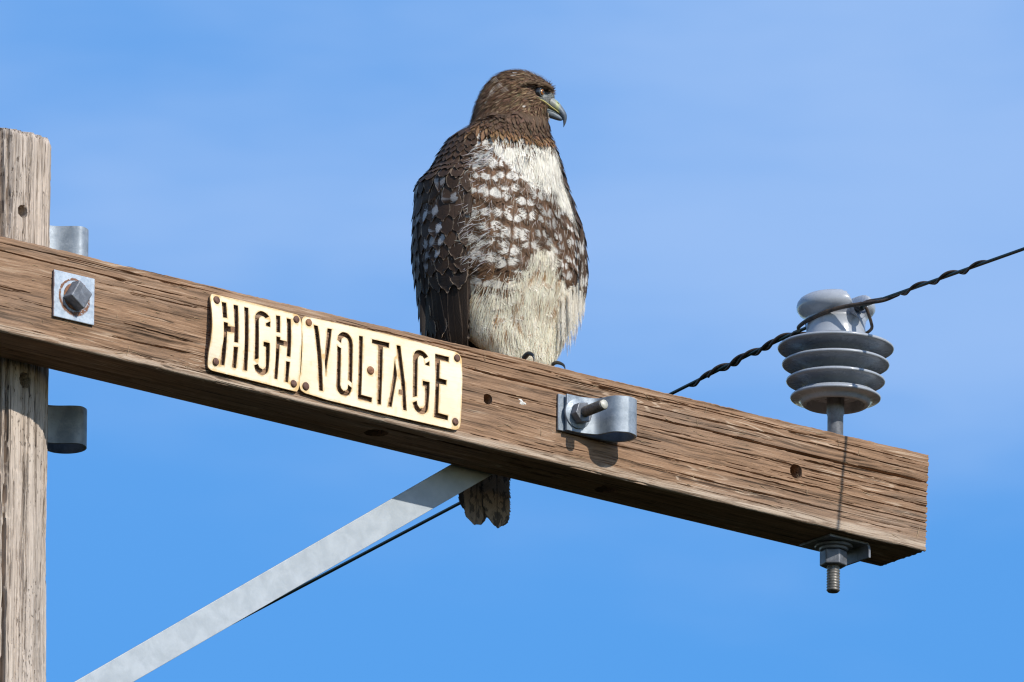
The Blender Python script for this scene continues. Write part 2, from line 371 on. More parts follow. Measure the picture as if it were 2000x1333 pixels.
    bump(t, b, mathn(t, 'ADD', barb, mathn(t, 'MULTIPLY', sstep(t, au, 0.0, 0.10), -0.4)), 0.0005, 0.7)
    return m
def down_mat():
    m, t, b = newmat('down_barbs'); a = t.nodes.new('ShaderNodeAttribute'); a.attribute_name = 'ca'
    b.inputs['Roughness'].default_value = 0.8; b.inputs['Specular IOR Level'].default_value = 0.1
    t.links.new(a.outputs['Color'], b.inputs['Base Color'])
    tr = t.nodes.new('ShaderNodeBsdfTranslucent'); t.links.new(a.outputs['Color'], tr.inputs[0])
    mx = t.nodes.new('ShaderNodeMixShader'); mx.inputs[0].default_value = 0.33
    t.links.new(b.outputs[0], mx.inputs[1]); t.links.new(tr.outputs[0], mx.inputs[2]); t.links.new(mx.outputs[0], t.nodes['Material Output'].inputs[0])
    return m
M['feather'] = feather_mat(); M['tail'] = feather_mat('tail_feather_vane', True)
def vcol_mat(name, rough=0.7, spec=0.3, var=0.25, sc=900, coat=0.0):
    m, t, b = newmat(name); a = t.nodes.new('ShaderNodeAttribute'); a.attribute_name = 'ca'
    n = noise(t, ocoord(t), sc, 3, 0.6); vm = t.nodes.new('ShaderNodeVectorMath'); vm.operation = 'SCALE'
    t.links.new(a.outputs['Color'], vm.inputs[0]); t.links.new(sstep(t, n, 0.3, 0.7, 1-var, 1+var), vm.inputs['Scale'])
    t.links.new(vm.outputs[0], b.inputs['Base Color']); b.inputs['Roughness'].default_value = rough; b.inputs['Specular IOR Level'].default_value = spec
    b.inputs['Coat Weight'].default_value = coat; b.inputs['Coat Roughness'].default_value = 0.03
    return m
M['down'] = down_mat(); M['skin'] = vcol_mat('bird_skin', 0.8, 0.2, 0.2, 700)
M['beak'] = vcol_mat('beak_horn', 0.46, 0.4, 0.18, 420); M['eye'] = vcol_mat('eye_gloss', 0.2, 0.5, 0.15, 1500, 0.5)
M['claw'] = metal_mat('black_claw_horn', (0.012, 0.014, 0.018), (0.035, 0.038, 0.045), metallic=0.0, rough=0.3, sc=150, bumpd=0.0001)
M['toe'] = metal_mat('pale_scaly_toe', (0.30, 0.27, 0.17), (0.50, 0.46, 0.34), metallic=0.0, rough=0.6, sc=400, bumpd=0.0005)

# ------------------------------------------------------------------ the place: ground, pole, crossarm
GZ = -BZ/U
gx = np.r_[-2500, -300, -60, -12, 0, 12, 60, 300, 2500]/U
gv = np.array([(x, y, GZ) for x in gx for y in gx]); gv[:, 2] += 0
g = mesh_obj('ground', gv, gridf(len(gx), len(gx)), M['ground'], base=(0, 0, GZ)); tag(g, kind='structure')

def crack_field(x, s, cracks, period=None):
    """depth of checks; x = along the grain (n,1), s = across (1,m)"""
    D = np.zeros(np.broadcast(x, s).shape)
    for (sc_, x0, x1, w, dep, sd_) in cracks:
        cen = sc_+vnoise(x/260.0, sd_)*3.2+vnoise(x/60.0, sd_+5)*1.0+vnoise(x/14.0, sd_+8)*0.25
        env = np.clip((x-x0)/(0.12*(x1-x0)+6), 0, 1)*np.clip((x1-x)/(0.12*(x1-x0)+6), 0, 1)
        env = env*(0.75+0.35*vnoise(x/45.0, sd_+9))
        d = np.abs(s-cen)
        if period: d = np.minimum(d, period-d)
        D = np.maximum(D, dep*env*np.clip(1.25-d/(w*np.clip(env, .25, 1)), 0, 1)**0.7)
    return D

# --- crossarm (section 144 x ~196 units, slightly tapering)
BW = 144.0
def bh(x): return 191+9*(np.asarray(x)+1260)/2310
XE = 1047.0
xs = np.r_[np.arange(-3250, -1380, 30), np.arange(-1380, XE-0.5, 3.0), XE]
loop = []; nrm = []; side = []
rc = 5.0; rt = 4.0
def addp(y, z, ny, nz_, sd_): loop.append((y, z)); nrm.append((ny, nz_)); side.append(sd_)
for z in np.arange(-rt, -(196-rc), -1.1): addp(0, z, -1, 0, 0)
for a in np.linspace(0, 90, 7)[:-1]:
    a = math.radians(a); addp(rc-rc*math.cos(a), -(196-rc)-rc*math.sin(a), -math.cos(a), -math.sin(a), 0)
for y in np.arange(rc, BW-4, 3.0): addp(y, -196, 0, -1, 1)
addp(BW-1.2, -195, .7, -.7, 1)
for z in np.arange(-190, -4, 12.0): addp(BW, z, 1, 0, 2)
addp(BW-1.2, -1, .7, .7, 3)
for y in np.arange(BW-4, rt, -3.0): addp(y, 0, 0, 1, 3)
for a in np.linspace(0, 90, 5)[:-1]:
    a = math.radians(a); addp(rt-rt*math.sin(a), -rt+rt*math.cos(a), -math.sin(a), math.cos(a), 3)
loop = np.array(loop); nrm = np.array(nrm); side = np.array(side)
X = xs[:, None]; m_ = len(loop); n_ = len(xs)
Yb = np.broadcast_to(loop[:, 0], (n_, m_)).copy(); Zb = loop[None, :, 1]*(bh(X)/196.0)
disp = np.zeros((n_, m_))
r1 = np.random.default_rng(11)
ck = [(-61, 262, 1100, 2.3, 15, 1), (-47, -140, 236, 2.4, 13, 2), (-25, -420, 420, 1.1, 6, 3), (-20, 40, 1100, 1.1, 6, 31), (-36, 200, 1100, 1.2, 6, 32), (-12, -1300, -700, 1.2, 5, 4), (-30, -1360, -900, 1.4, 7, 5),
      (-52, -960, -760, 1.0, 5, 6), (-88, 300, 1100, 1.3, 7, 7), (-120, 500, 1100, 1.3, 7, 8), (-132, 60, 760, 1.2, 6, 9), (-160, 330, 900, 1.4, 7, 10), (-100, -1330, -1180, 1.5, 6, 11), (-150, -1000, -780, 1.4, 7, 12),
      (-78, -120, 480, 1.2, 5, 13), (-102, -70, 400, 1.1, 5, 14), (-13, -500, 60, 1.1, 5, 15), (-74, 700, 1100, 1.2, 6, 16), (-104, 720, 1100, 1.2, 6, 17), (-140, 640, 1100, 1.1, 6, 18), (-36, -1000, -770, 0.9, 5, 19), (-120, -980, -775, 0.9, 5, 21)]
for k in range(130):
    x0 = r1.uniform(-1400, 1040); ln = r1.uniform(120, 620) if k % 3 else r1.uniform(30, 140)
    ck.append((r1.uniform(-186, -6), x0, x0+ln, r1.uniform(0.45, 0.85), r1.uniform(1.2, 3.2), 40+k))
f_ = side == 0
sfr = loop[f_, 1][None, :]*(bh(X)/196.0)
disp[:, f_] -= crack_field(X, sfr, ck)
disp[:, f_] += 0.38*vnoise2(X/260, sfr/3.6, 3)+0.22*vnoise2(X/80, sfr/2.2, 4)+1.2*vnoise2(X/300, sfr/40, 5)
t_ = side == 3
ct = [(r1.uniform(8, 140), *(lambda a: (a, a+r1.uniform(100, 700)))(r1.uniform(-1400, 900)), r1.uniform(2, 3.5), r1.uniform(3, 8), 300+k) for k in range(26)]
disp[:, t_] -= crack_field(X, loop[t_, 0][None, :], ct)
disp[:, t_] += 0.9*vnoise2(X/160, loop[t_, 0][None, :]/7, 13)+0.6*vnoise(X/23, 33)+0.5*vnoise(X/7, 34)
b_ = side == 1
cb_ = [(r1.uniform(8, 140), *(lambda a: (a, a+r1.uniform(100, 700)))(r1.uniform(-1400, 900)), r1.uniform(3, 4), r1.uniform(3, 7), 400+k) for k in range(14)]
disp[:, b_] -= crack_field(X, loop[b_, 0][None, :], cb_)
# chipped splinters along the lower front edge
low = np.clip((-sfr-176)/18, 0, 1)
disp[:, f_] -= low*np.clip(vnoise(X/55, 77)+0.25*vnoise(X/11, 78)-0.25, 0, 1)*3.2
Yb += disp*nrm[None, :, 0]; Zb = Zb+disp*nrm[None, :, 1]
Xb = np.broadcast_to(X, (n_, m_)).copy()
# ragged sawn end
rag = vnoise(np.arange(m_)/2.3, 91)*1.6+vnoise(np.arange(m_)/0.9, 92)*1.0
Xb[-1] += rag-0.5; Xb[-2] += rag*0.5
Xb[-6:] += np.clip(-(Zb[-6:]+100)/100, -1, 1)*-3.5+3.5*0     # the end is sawn a touch out of square
def bore(A, B, Dp, mask, ca_, cb2, r, depth):
    da = A-ca_; db = B-cb2; rr = np.sqrt(da*da+db*db)+1e-6
    near = mask & (rr < r+3.2)
    inn = near & (rr < r-0.1); out = near & ~inn
    tgt = np.where(inn, np.minimum(rr, r-0.4), np.maximum(r+0.3, r+0.3+(rr-r-0.3)*0.75))
    k = np.where(near, tgt/rr, 1.0)
    k = np.where(inn & (rr > r-3), (r-0.4)/rr, k)
    A[...] = np.where(near, ca_+da*k, A); B[...] = np.where(near, cb2+db*k, B)
    Dp += np.where(inn, depth, 0)
mk = np.broadcast_to(f_, (n_, m_)); mb = np.broadcast_to(b_, (n_, m_))
for hx_, hz_, hr_ in ((-58.9, -98.9, 10.2), (714.6, -98.7, 14.2)): bore(Xb, Zb, Yb, mk, hx_, hz_, hr_, 132)
for hx_, hy_, hr_ in ((-281.8, 68, 22), (300.4, 80, 20)): bore(Xb, Yb, Zb, mb, hx_, hy_, hr_, 60)
V = np.stack([Xb, Yb, Zb], -1).reshape(-1, 3)
F = gridf(n_, m_, close_m=True)
V = np.vstack([V, [[xs[0], 72, -98], [XE-2, 72, -98]]])
capF = [[i, (i+1) % m_, len(V)-2, len(V)-2] for i in range(m_)]
F4 = [tuple(f) for f in F]+[((i+1) % m_, i, len(V)-2) for i in range(m_)]+[((n_-1)*m_+i, (n_-1)*m_+(i+1) % m_, len(V)-1) for i in range(m_)]
beam = mesh_obj('wooden_crossarm', V, F4, M['beam'], base=(0, 0, -196)); smooth_by_angle(beam, 50)
tag(beam, 'long weathered brown timber crossarm with drilled holes running across the picture', 'crossarm')
# loose splinters standing off the face
SV, SF = [], []
for k in range(150):
    x = r1.uniform(-1260, 1030); z = r1.uniform(-184, -8)
    if k < 26: a = math.radians(r1.uniform(60, 115)); ln = r1.uniform(7, 24); lift = 3
    else: a = math.radians(r1.uniform(-14, 10)); ln = r1.uniform(8, 30); lift = 1.6
    if -765 < x < -120 and -182 < z: continue
    w = r1.uniform(0.45, 0.9); c, s_ = math.cos(a), math.sin(a); i0 = len(SV)
    for q, hgt in ((0, 0.2), (0.5, lift), (1, lift*r1.uniform(0.2, 1.3))):
        ww = w*(1-q*0.8); dx, dz = c*ln*q, s_*ln*q+vnoise(np.array([q*3.0+k]), 5)[0]*0.8
        SV += [(x+dx-s_*ww, -hgt, z+dz+c*ww), (x+dx+s_*ww, -hgt, z+dz-c*ww), (x+dx, -hgt-ww, z+dz)]
    for j in (0, 3):
        for e in range(3): SF.append((i0+j+e, i0+j+(e+1) % 3, i0+j+3+(e+1) % 3, i0+j+3+e))
msp, t, b = newmat('straw_coloured_splinter'); b.inputs['Roughness'].default_value = 0.8
t.links.new(mixrgb(t, noise(t, ocoord(t), 30, 2, 0.5), (0.22, 0.13, 0.07), (0.62, 0.46, 0.27)), b.inputs['Base Color'])
sp = mesh_obj('splinter', SV, SF, msp, parent=beam, smooth=False); tag(sp, kind='stuff')

# a dried dropping on the face
dv_ = []; 
for k in range(9):
    for q in range(14):
        a = 2*math.pi*q/14; rr_ = [8, 7.4, 6.6, 5.6, 4.4, 3.2, 2.0, 1.0, 0.05][k]*(1+.35*math.sin(a*3+1)+.2*math.sin(a*5)); dv_.append((26.5+rr_*math.cos(a), 0.6-0.32*k, -88.8+rr_*.62*math.sin(a)-.3*rr_*math.cos(a)))
mdr, t, b = newmat('chalky_white'); b.inputs['Base Color'].default_value = (0.72, 0.70, 0.64, 1); b.inputs['Roughness'].default_value = 0.9
bump(t, b, noise(t, ocoord(t), 500, 3, 0.6), 0.0004)
mesh_obj('dropping', dv_, [tuple(f) for f in gridf(9, 14, close_m=True)], mdr, parent=beam)
# --- pole
PX, PY, PR = -1104.0, 306.0, 156.0
zt = np.r_[GZ-200, np.linspace(GZ, -900, 40), np.arange(-896, -244, 4.0), np.arange(-244, -200, 1.5), np.arange(-200, 98, 4.0), np.arange(98, 136, 1.2), np.arange(136, 340, 4.0)]
ah = math.asin((-1092.9+1104)/156)
th = np.unique(np.round(np.r_[np.linspace(0, 2*math.pi, 420, endpoint=False), np.arange(ah-.13, ah+.22, 0.0075)], 5)); th = np.sort(th[th >= 0]); na = len(th)
Zp = zt[:, None]; A = th[None, :]
rad = PR+np.clip(-Zp, 0, None)*0.0022
sarc = A*PR
ck2 = []
r2 = np.random.default_rng(5)
# arc position: angle measured from -Y (towards the crossarm) to +X
for (deg, z0, z1, w, dp) in ((-8, -6000, -120, 6.5, 140), (-9, 40, 420, 4.4, 16), (12, -900, 400, 2.2, 10), (22, -2000, 150, 2.0, 9), (36, -900, 260, 2.2, 10), (-22, -1800, 420, 3.5, 14), (-30, -900, 420, 3.0, 12), (30, -3000, -200, 2.2, 9), (50, -3000, -300, 2.0, 8), (-14, -700, 400, 4.2, 16)):
    ck2.append((math.radians(deg % 360)*PR, min(z0, z1), max(z0, z1), w, dp, int(deg)+60))
for k in range(230):
    z0 = r2.uniform(-1000, 300); ck2.append((r2.uniform(-60, 85)/180*math.pi*PR % (2*math.pi*PR), z0, z0+r2.uniform(60, 520), r2.uniform(1.2, 1.8), r2.uniform(2, 6), 500+k))
dsp = -crack_field(Zp, sarc, ck2, period=2*math.pi*PR)
dsp += 1.3*vnoise2(Zp/90, sarc/5.5, 21)+0.7*vnoise2(Zp/22, sarc/3.0, 22)+2.0*vnoise2(Zp/260, sarc/60, 23)-np.clip(vnoise2(Zp/14, sarc/4.0, 24)-0.45, 0, 1)*3.5
# a raised knotty collar where the lower bracket's shade ends
dsp += 5*np.exp(-((Zp+205)/26)**2)*np.exp(-((A-math.radians(88))/0.35)**2)
Rr = rad+dsp
Xp = PX+Rr*np.sin(A); Yp = PY-Rr*np.cos(A); Zq = np.broadcast_to(Zp, Xp.shape).copy()
topz = 279+(Yp-150)/156*40+5*vnoise2(sarc/14, 0*Zp, 61)+3*vnoise2(sarc/5, 0*Zp, 62)+2.5*vnoise2(sarc/2.2, 0*Zp, 63)
Zq = np.minimum(Zq, topz)
edge = np.clip((Zq-(topz-14))/14, 0, 1)**2*5
Xp -= edge*np.sin(A); Yp += edge*np.cos(A)
def bore_pole(zc, ac, r, dep):
    ds = (np.mod(A-ac+math.pi, 2*math.pi)-math.pi)*PR; dz = Zq-zc; rr = np.sqrt(ds**2+dz**2)+1e-6
    inn = rr < r
    Xp[...] = np.where(inn, Xp-dep*np.sin(ac), Xp); Yp[...] = np.where(inn, Yp+dep*np.cos(ac), Yp)
bore_pole(117, math.asin((-1092.9-PX)/PR), 12.5, 70); bore_pole(-222, math.asin((-1081-PX)/PR), 15, 60)
V = np.stack([Xp, Yp, Zq], -1).reshape(-1, 3); n2 = len(zt)
V = np.vstack([V, [[PX, PY, 322]]])
F4 = [tuple(f) for f in gridf(n2, na, close_m=True)]+[((n2-1)*na+i, (n2-1)*na+(i+1) % na, len(V)-1) for i in range(na)]
pole = mesh_obj('utility_pole', V, F4, M['pole'], base=(PX, PY, GZ)); smooth_by_angle(pole, 48)
tag(pole, 'round weathered pale grey timber utility pole at the left edge, behind the crossarm', 'pole')

# ------------------------------------------------------------------ hardware on the crossarm
def boxm(c, s):
    x, y, z = c; a, b, d = s[0]/2, s[1]/2, s[2]/2
    V = [(x+i*a, y+j*b, z+k*d) for i in (-1, 1) for j in (-1, 1) for k in (-1, 1)]
    return V, [(0, 1, 3, 2), (4, 6, 7, 5), (0, 4, 5, 1), (2, 3, 7, 6), (0, 2, 6, 4), (1, 5, 7, 3)]
def ngon_pts(c, r, n, rot): return [(c[0]+r*math.cos(rot+2*math.pi*k/n), c[1]+r*math.sin(rot+2*math.pi*k/n)) for k in range(n)]

# through bolt with square washer
tb = empty('through_bolt', (-1086, 0, -92), 'big square-headed bolt on a rust-ringed square washer at the left end of the crossarm', 'bolt')
o = mesh_obj('washer_plate', *boxm((-1086, -4.6, -92), (100, 5.2, 94)), M['washer'], tb, smooth=False); bevel(o, 1.2, 2)
V, F = prism(ngon_pts((-1085, -91), 31, 4, math.radians(103)), -31, -7.3)
# chamfered outer face
V = [(-1085+(x+1085)*(0.93 if y < -28 else 1), y+0.08*(x+1085)*(1 if y < -30 else 0), -91+(z+91)*(0.93 if y < -28 else 1)) for x, y, z in V]
o = mesh_obj('bolt_head', V, F, M['dullsteel'], tb, smooth=False); bevel(o, 3.0, 3)
V, F = lathe([(27, 0), (27, 2.0), (25, 2.6)], (0, 0), 40)
V = [(-1085+x, -7.2-z, -91+y) for x, y, z in V]
o = mesh_obj('seating_ring', V, F, M['rust2'], tb); smooth_by_angle(o)

def teardrop(outer_end, inner_end, cx, cyc, r, s0):
    """plan centre line (x, y) of a folded strap with an eye at its end"""
    P = [(inner_end, -3.5), (s0-20, -3.5), (s0+20, -3.5), (cx-10, -4)]
    for a in np.linspace(90, -100, 12)[1:]: P.append((cx+r*math.cos(math.radians(a)), cyc+r*math.sin(math.radians(a))))
    P += [(cx-r*0.75, cyc-r*0.60), (s0+22, -(-cyc*0.72)), (s0+4, -19.5), (s0-12, -15), (s0-30, -14.2), (outer_end, -14.0)]
    return P
def strap(P, z0, z1, th, nz=2):
    C_ = catmull(P, 6); T = np.gradient(C_, axis=0); T /= np.linalg.norm(T, axis=1)[:, None]; Nn = np.c_[-T[:, 1], T[:, 0]]
    A_, B_ = C_+Nn*th/2, C_-Nn*th/2; n = len(C_); V = []
    for i in range(n): V += [(*A_[i], z0), (*A_[i], z1), (*B_[i], z1), (*B_[i], z0)]
    F = [tuple(f) for f in gridf(n, 4, close_m=True)]+[(3, 2, 1, 0), tuple((n-1)*4+k for k in range(4))]
    return V, F
def hexnut(c, r, d0, d1, rot, hole=0):
    """axis -y"""
    V, F = prism(ngon_pts(c, r, 6, rot), d0, d1); return V, F
def thread_rod(c0, axis, length, r, pitch=2.6, seg=26):
    """real ridged rod from c0 along axis"""
    prof = []; z = 0
    while z < length-3:
        prof += [(r-0.36*pitch, z), (r, z+pitch*0.42), (r, z+pitch*0.6)]; z += pitch
    prof += [(r-1.2, length-2), (r-3.0, length), (0.01, length)]
    a = Vector(axis).normalized(); q = a.to_track_quat('Z', 'Y').to_matrix()
    V0, F = lathe([(r-1, -4)]+prof, (0, 0), seg)
    V = [tuple(np.array(c0)+np.array(q @ Vector(v))) for v in V0]
    return V, F
eb = empty('eye_bracket', (150, 0, -130), 'galvanised folded eye bracket bolted to the front of the crossarm right of the hawk', 'bracket', 'galvanised eye brackets')
o = mesh_obj('strap', *strap(teardrop(125, 112, 231, -41.5, 35.5, 172), -130, -56, 5.2), M['galv'], eb); smooth_by_angle(o, 40)
m_ = o.modifiers.new('bevel', 'BEVEL'); m_.width = 0.9*U; m_.segments = 2; m_.limit_method = 'ANGLE'; m_.angle_limit = math.radians(60)
V, F = lathe([(30, 0), (30, 3.6), (28.5, 4.6), (0.01, 4.6)], (0, 0), 44)
o = mesh_obj('round_washer', [(150+x, -16.8-z-0.06*x, -93+y) for x, y, z in V], F, M['galv'], eb); smooth_by_angle(o)
o = mesh_obj('hex_nut', *hexnut((151, -94), 22, -40, -22, math.radians(12)), M['dullsteel'], eb, smooth=False); bevel(o, 1.6, 2)
V, F = thread_rod((151, -36, -94), (0.04, -1, 0.055), 62, 10.8, 3.6)
o = mesh_obj('threaded_bolt', V, F, M['thread'], eb)
V, F = lathe([(9.2, 0), (8.8, 0.9), (0.01, 1.1)], (0, 0), 24); q = Vector((0.04, -1, 0.055)).normalized().to_track_quat('Z', 'Y').to_matrix()
me_end = metal_mat('bright_cut_bolt_end', (0.42, 0.41, 0.34), (0.55, 0.53, 0.45), metallic=0.2, rough=0.5, sc=200)
o = mesh_obj('bolt_end', [tuple(np.array((151, -36, -94))+np.array(q @ Vector((x, y, z+62.2)))) for x, y, z in V], F, me_end, eb)

# the two eye brackets on the pole
def pole_bracket(zc, h, label, cxx, mat):
    e = empty('eye_bracket', (cxx, 330, zc-h/2), label, 'bracket', 'galvanised eye brackets')
    P = [(-985, 306), (-940, 300), (-905, 292), (cxx-8, 268)]
    for a in np.linspace(100, -95, 12)[1:]: P.append((cxx+39*math.cos(math.radians(a)), 300+39*-math.sin(math.radians(a))))
    P += [(cxx-30, 332), (-915, 330), (-945, 318), (-985, 314)]
    o = mesh_obj('strap', *strap(P, zc-h/2, zc+h/2, 5.4), mat, e); smooth_by_angle(o, 40)
    V, F = lathe([(17, 0), (17, 3), (11, 3.2), (11, 14), (0.01, 14.5)], (0, 0), 24)
    o = mesh_obj('bolt_head', [(-942+x, 296-z, zc+y) for x, y, z in V], F, M['dullsteel'], e); smooth_by_angle(o)
    return e
pole_bracket(118, 76, 'pale galvanised eye bracket on the pole, peeking out above the crossarm', -869, M['galv'])
pole_bracket(-246, 76, 'shaded dark eye bracket on the pole just below the crossarm', -867, M['galv'])

# brace
ang = math.atan(0.6655); dv = np.array([math.cos(ang), math.sin(ang)]); pv = np.array([-dv[1], dv[0]])
pc = np.array([-575.2, -589.0]); t0 = (-1120-pc[0])/dv[0]; t1 = (62-pc[0])/dv[0]
br = empty('crossarm_brace', (-1104, 147, pc[1]+t0*dv[1]), 'flat pale galvanised brace strap rising from lower left to the back of the crossarm', 'brace')
C0, C1 = pc+dv*t0, pc+dv*t1; hw = 28.8
nn_ = 60; V = []
for i in range(nn_+1):
    c = C0+(C1-C0)*i/nn_
    wob = 0.5*vnoise(np.array([i/7.0]), 3)[0]
    for s1, yy in ((hw, 145.0), (hw, 150.5), (-hw, 150.5), (-hw, 145.0)):
        p = c+pv*(s1+0*wob); V.append((p[0], yy+wob, p[1]))
F = [tuple(f) for f in gridf(nn_+1, 4, close_m=True)]+[(3, 2, 1, 0), tuple(nn_*4+k for k in range(4))]
o = mesh_obj('strap', V, F, M['galv2'], br, smooth=False); bevel(o, 0.9, 2)
for cc in (C1-dv*26, C0+dv*20):
    V, F = lathe([(15, 0), (15, 7), (12, 9), (0.01, 9.5)], (0, 0), 6 if cc is C1 else 24)
    yb = 144.5 if cc[0] < -500 else 150.8; sgn = -1 if cc[0] < -500 else 1
    o = mesh_obj('bolt_head', [(cc[0]+x, yb+sgn*z, cc[1]+y) for x, y, z in V], F, M['dullsteel'], br); smooth_by_angle(o)

# ------------------------------------------------------------------ insulator on its pin
IX, IY = 871.0, 72.0
ins = empty('pin_insulator', (IX, IY, 0), 'grey ribbed pin insulator standing on the right end of the crossarm', 'insulator')
for k, (zr, r) in enumerate(((200, 115), (167, 106.3), (132.4, 98), (98.7, 89.8))):
    last = k == 3
    prof = [(50, zr+17), (60, zr+12.5), (80, zr+8), (r-8, zr+4.2), (r-2.6, zr+3.0), (r-0.5, zr+1.2), (r, zr-0.6), (r-0.7, zr-2.6), (r-3, zr-4.0)]
    if last: prof += [(r-14, zr-5.2), (72, zr-7.5), (69.5, zr-10), (68, zr-13.5), (63, zr-16.5), (58, zr-16), (56.5, zr-12), (55, zr+2), (50, zr+10)]
    else: prof += [(r-20, zr-3.2), (70, zr-4.6), (59, zr-8.5), (52, zr-16)]
    o = mesh_obj('shed', *lathe(prof, (IX, IY), 120), M['porcelain'], ins); smooth_by_angle(o, 60)
# core (hidden spool between the sheds) and neck
prof = [(20, 100), (50, 101), (51, 112), (50, 214), (58, 216), (61.5, 219), (60.5, 224), (58.5, 232), (58, 243), (59.5, 254)]
o = mesh_obj('core', *lathe(prof, (IX, IY), 96), M['porcelain'], ins); smooth_by_angle(o, 60)
# head with the wire groove across its top
prof = [(59.5, 254), (61, 259), (66, 265), (73, 270.5), (77.3, 277), (78, 284), (76.3, 291), (71.5, 298), (63, 303.5), (54, 306.5)]+[(r, 307.5) for r in (46, 40, 34, 28, 23, 18, 13, 8, 4)]+[(0.01, 307.5)]
V, F = lathe(prof, (IX, IY), 200)
V = np.array(V); dxg = np.abs(V[:, 0]-IX)
floor = 262+np.clip((dxg-11)/17, 0, 1)**1.5*44+np.clip(dxg-28, 0, None)*1.2
floor = floor-0.7*np.clip(np.abs(V[:, 1]-IY)-48, 0, 30)*np.clip(1-dxg/26, 0, 1)
soft = 3.0
zz = V[:, 2]; V[:, 2] = np.where(zz > 266, -soft*np.logaddexp(-zz/soft, -floor/soft), zz)
V[:, 2] = np.maximum(V[:, 2], np.minimum(zz, 256))
o = mesh_obj('grooved_head', V, F, M['porcelain'], ins)
o = mesh_obj('pin_shank', *lathe([(15.7, -205), (15.7, 60), (17.5, 66), (17.5, 104), (0.01, 105)], (IX, IY), 36), M['dullsteel'], ins); smooth_by_angle(o)
# square curved washer with a turned-down lip, round washer, nut and thread under the arm
sqv = [(IX-50, 24, -201.5), (IX-50, 120, -201.5)]
P = [(IX-50, -203.0), (IX+36, -203.0), (IX+46, -206), (IX+49.5, -214), (IX+50, -231)]
C_ = catmull(P, 5); T = np.gradient(C_, axis=0); T /= np.linalg.norm(T, axis=1)[:, None]; Nn = np.c_[-T[:, 1], T[:, 0]]
V = []
for i in range(len(C_)):
    for yy, sgn in ((IY-48, 1), (IY+48, 1), (IY+48, -1), (IY-48, -1)): V.append((C_[i][0]+Nn[i][0]*2.4*sgn, yy, C_[i][1]+Nn[i][1]*2.4*sgn))
F = [tuple(f) for f in gridf(len(C_), 4, close_m=True)]+[(3, 2, 1, 0), tuple((len(C_)-1)*4+k for k in range(4))]
o = mesh_obj('square_washer', V, F, M['dullsteel'], ins); smooth_by_angle(o, 40)
o = mesh_obj('round_washer', *lathe([(12, -206), (37, -206), (38, -208), (36.5, -211), (29, -212), (28, -216), (26, -217.5), (12, -217.5)], (IX-2, IY), 48), M['dullsteel'], ins); smooth_by_angle(o)
V, F = prism(ngon_pts((IX-3, IY), 27.5, 6, math.radians(18)), -248, -218, axis='z')
V, F = [(x, y, z) for x, y, z in V], F
o = mesh_obj('hex_nut', V, F, M['dullsteel'], ins, smooth=False); bevel(o, 2.6, 3)
V, F = thread_rod((IX-3, IY, -244), (0, 0, -1), 57, 13.4, 5.6, 30)
o = mesh_obj('threaded_end', V, F, M['thread'], ins)

# ------------------------------------------------------------------ the wire and its ties
def wz(y):
    y = np.asarray(y, float)
    nearz = 268-0.004*(y+100)
    farz = np.interp(y, [0, 70, 168, 300, 592, 1270, 2057, 8000, 60000], [268, 268, 264, 254, 224.5, 149.5, 57, -560, -1400])
    return np.where(y < 0, 268-0.006*y*0.6, farz)
ys = np.r_[-60000, -20000, -6000, -2500, np.arange(-1200, 900, 12), np.arange(900, 3000, 60), 6000, 20000, 60000]
zsn = np.convolve(np.pad(wz(ys[4:4+175]), 4, mode='edge'), np.ones(9)/9, mode='valid'); zw = wz(ys); zw[4:4+175] = zsn
P = np.c_[np.full(len(ys), IX), ys, zw]
o = mesh_obj('power_line_wire', *tube(P, 3.4, 14), M['wire'], base=(IX, 0, 268))
tag(o, 'dark green covered wire crossing over the insulator and running on behind the crossarm', 'wire')
def wzi(y): return np.interp(y, ys, zw)
V, F = tube(np.c_[np.full(12, IX), np.linspace(-8, 112, 12), wzi(np.linspace(-8, 112, 12))+0.5], 9.2, 18)
o = mesh_obj('line_guard', V, F, M['blackrub'], base=(IX, 50, 258)); tag(o, 'short black rubber sleeve round the wire in the insulator groove', 'wire sleeve')
def helix(y0, y1, pitch, ph, r=5.6, n=26):
    k = max(8, int(abs(y1-y0)/pitch*n)); yy = np.linspace(y0, y1, k); a = ph+2*math.pi*(yy-y0)/pitch
    rr = r*(1+0.12*np.sin(a*0.5+1))
    return np.c_[IX+rr*np.cos(a), yy, wzi(yy)+rr*np.sin(a)]
H1 = helix(-120, -392, 92, 0.4)
A1 = catmull([H1[0]+np.array([3, 8, -1]), (866, -84, 262), (852, -50, 262), (834, -2, 262), (820, 30, 258), (812, 62, 252), (810, 92, 248), (818, 122, 246), (836, 146, 250), (856, 172, 256)], 7)
H2 = helix(196, 545, 98, 3.4)
tie = mesh_obj('tie_wire', *tube(np.vstack([H1[::-1], A1, H2]), np.r_[np.full(len(H1), 3.0), 3.2+1.2*np.sin(np.linspace(0, math.pi, len(A1))), np.full(len(H2), 3.0)], 10), M['tie'], base=(IX, 0, 250))
tag(tie, 'brown-black tie wire crossing the front of the insulator neck and twisting round the line', 'tie wire', 'tie wires binding the line to the insulator')
H3 = helix(-104, -300, 92, 3.5, r=5.8)
B1 = catmull([H3[0], (876, -60, 272), (873, -26, 275), (874, -6, 273), (884, -6, 268), (896, 0, 257), (910, 10, 247), (924, 26, 240), (932, 60, 238), (929, 100, 240), (916, 132, 247), (890, 160, 254), (876, 190, 259)], 7)
H4 = helix(214, 470, 98, 0.3, r=5.8)
tie2 = mesh_obj('tie_wire', *tube(np.vstack([B1[6:], H4]), 3.2, 10), M['tie'], base=(IX, 0, 240))
tag(tie2, 'second tie wire leaving the insulator groove and looping round the right side of the neck', 'tie wire', 'tie wires binding the line to the insulator')

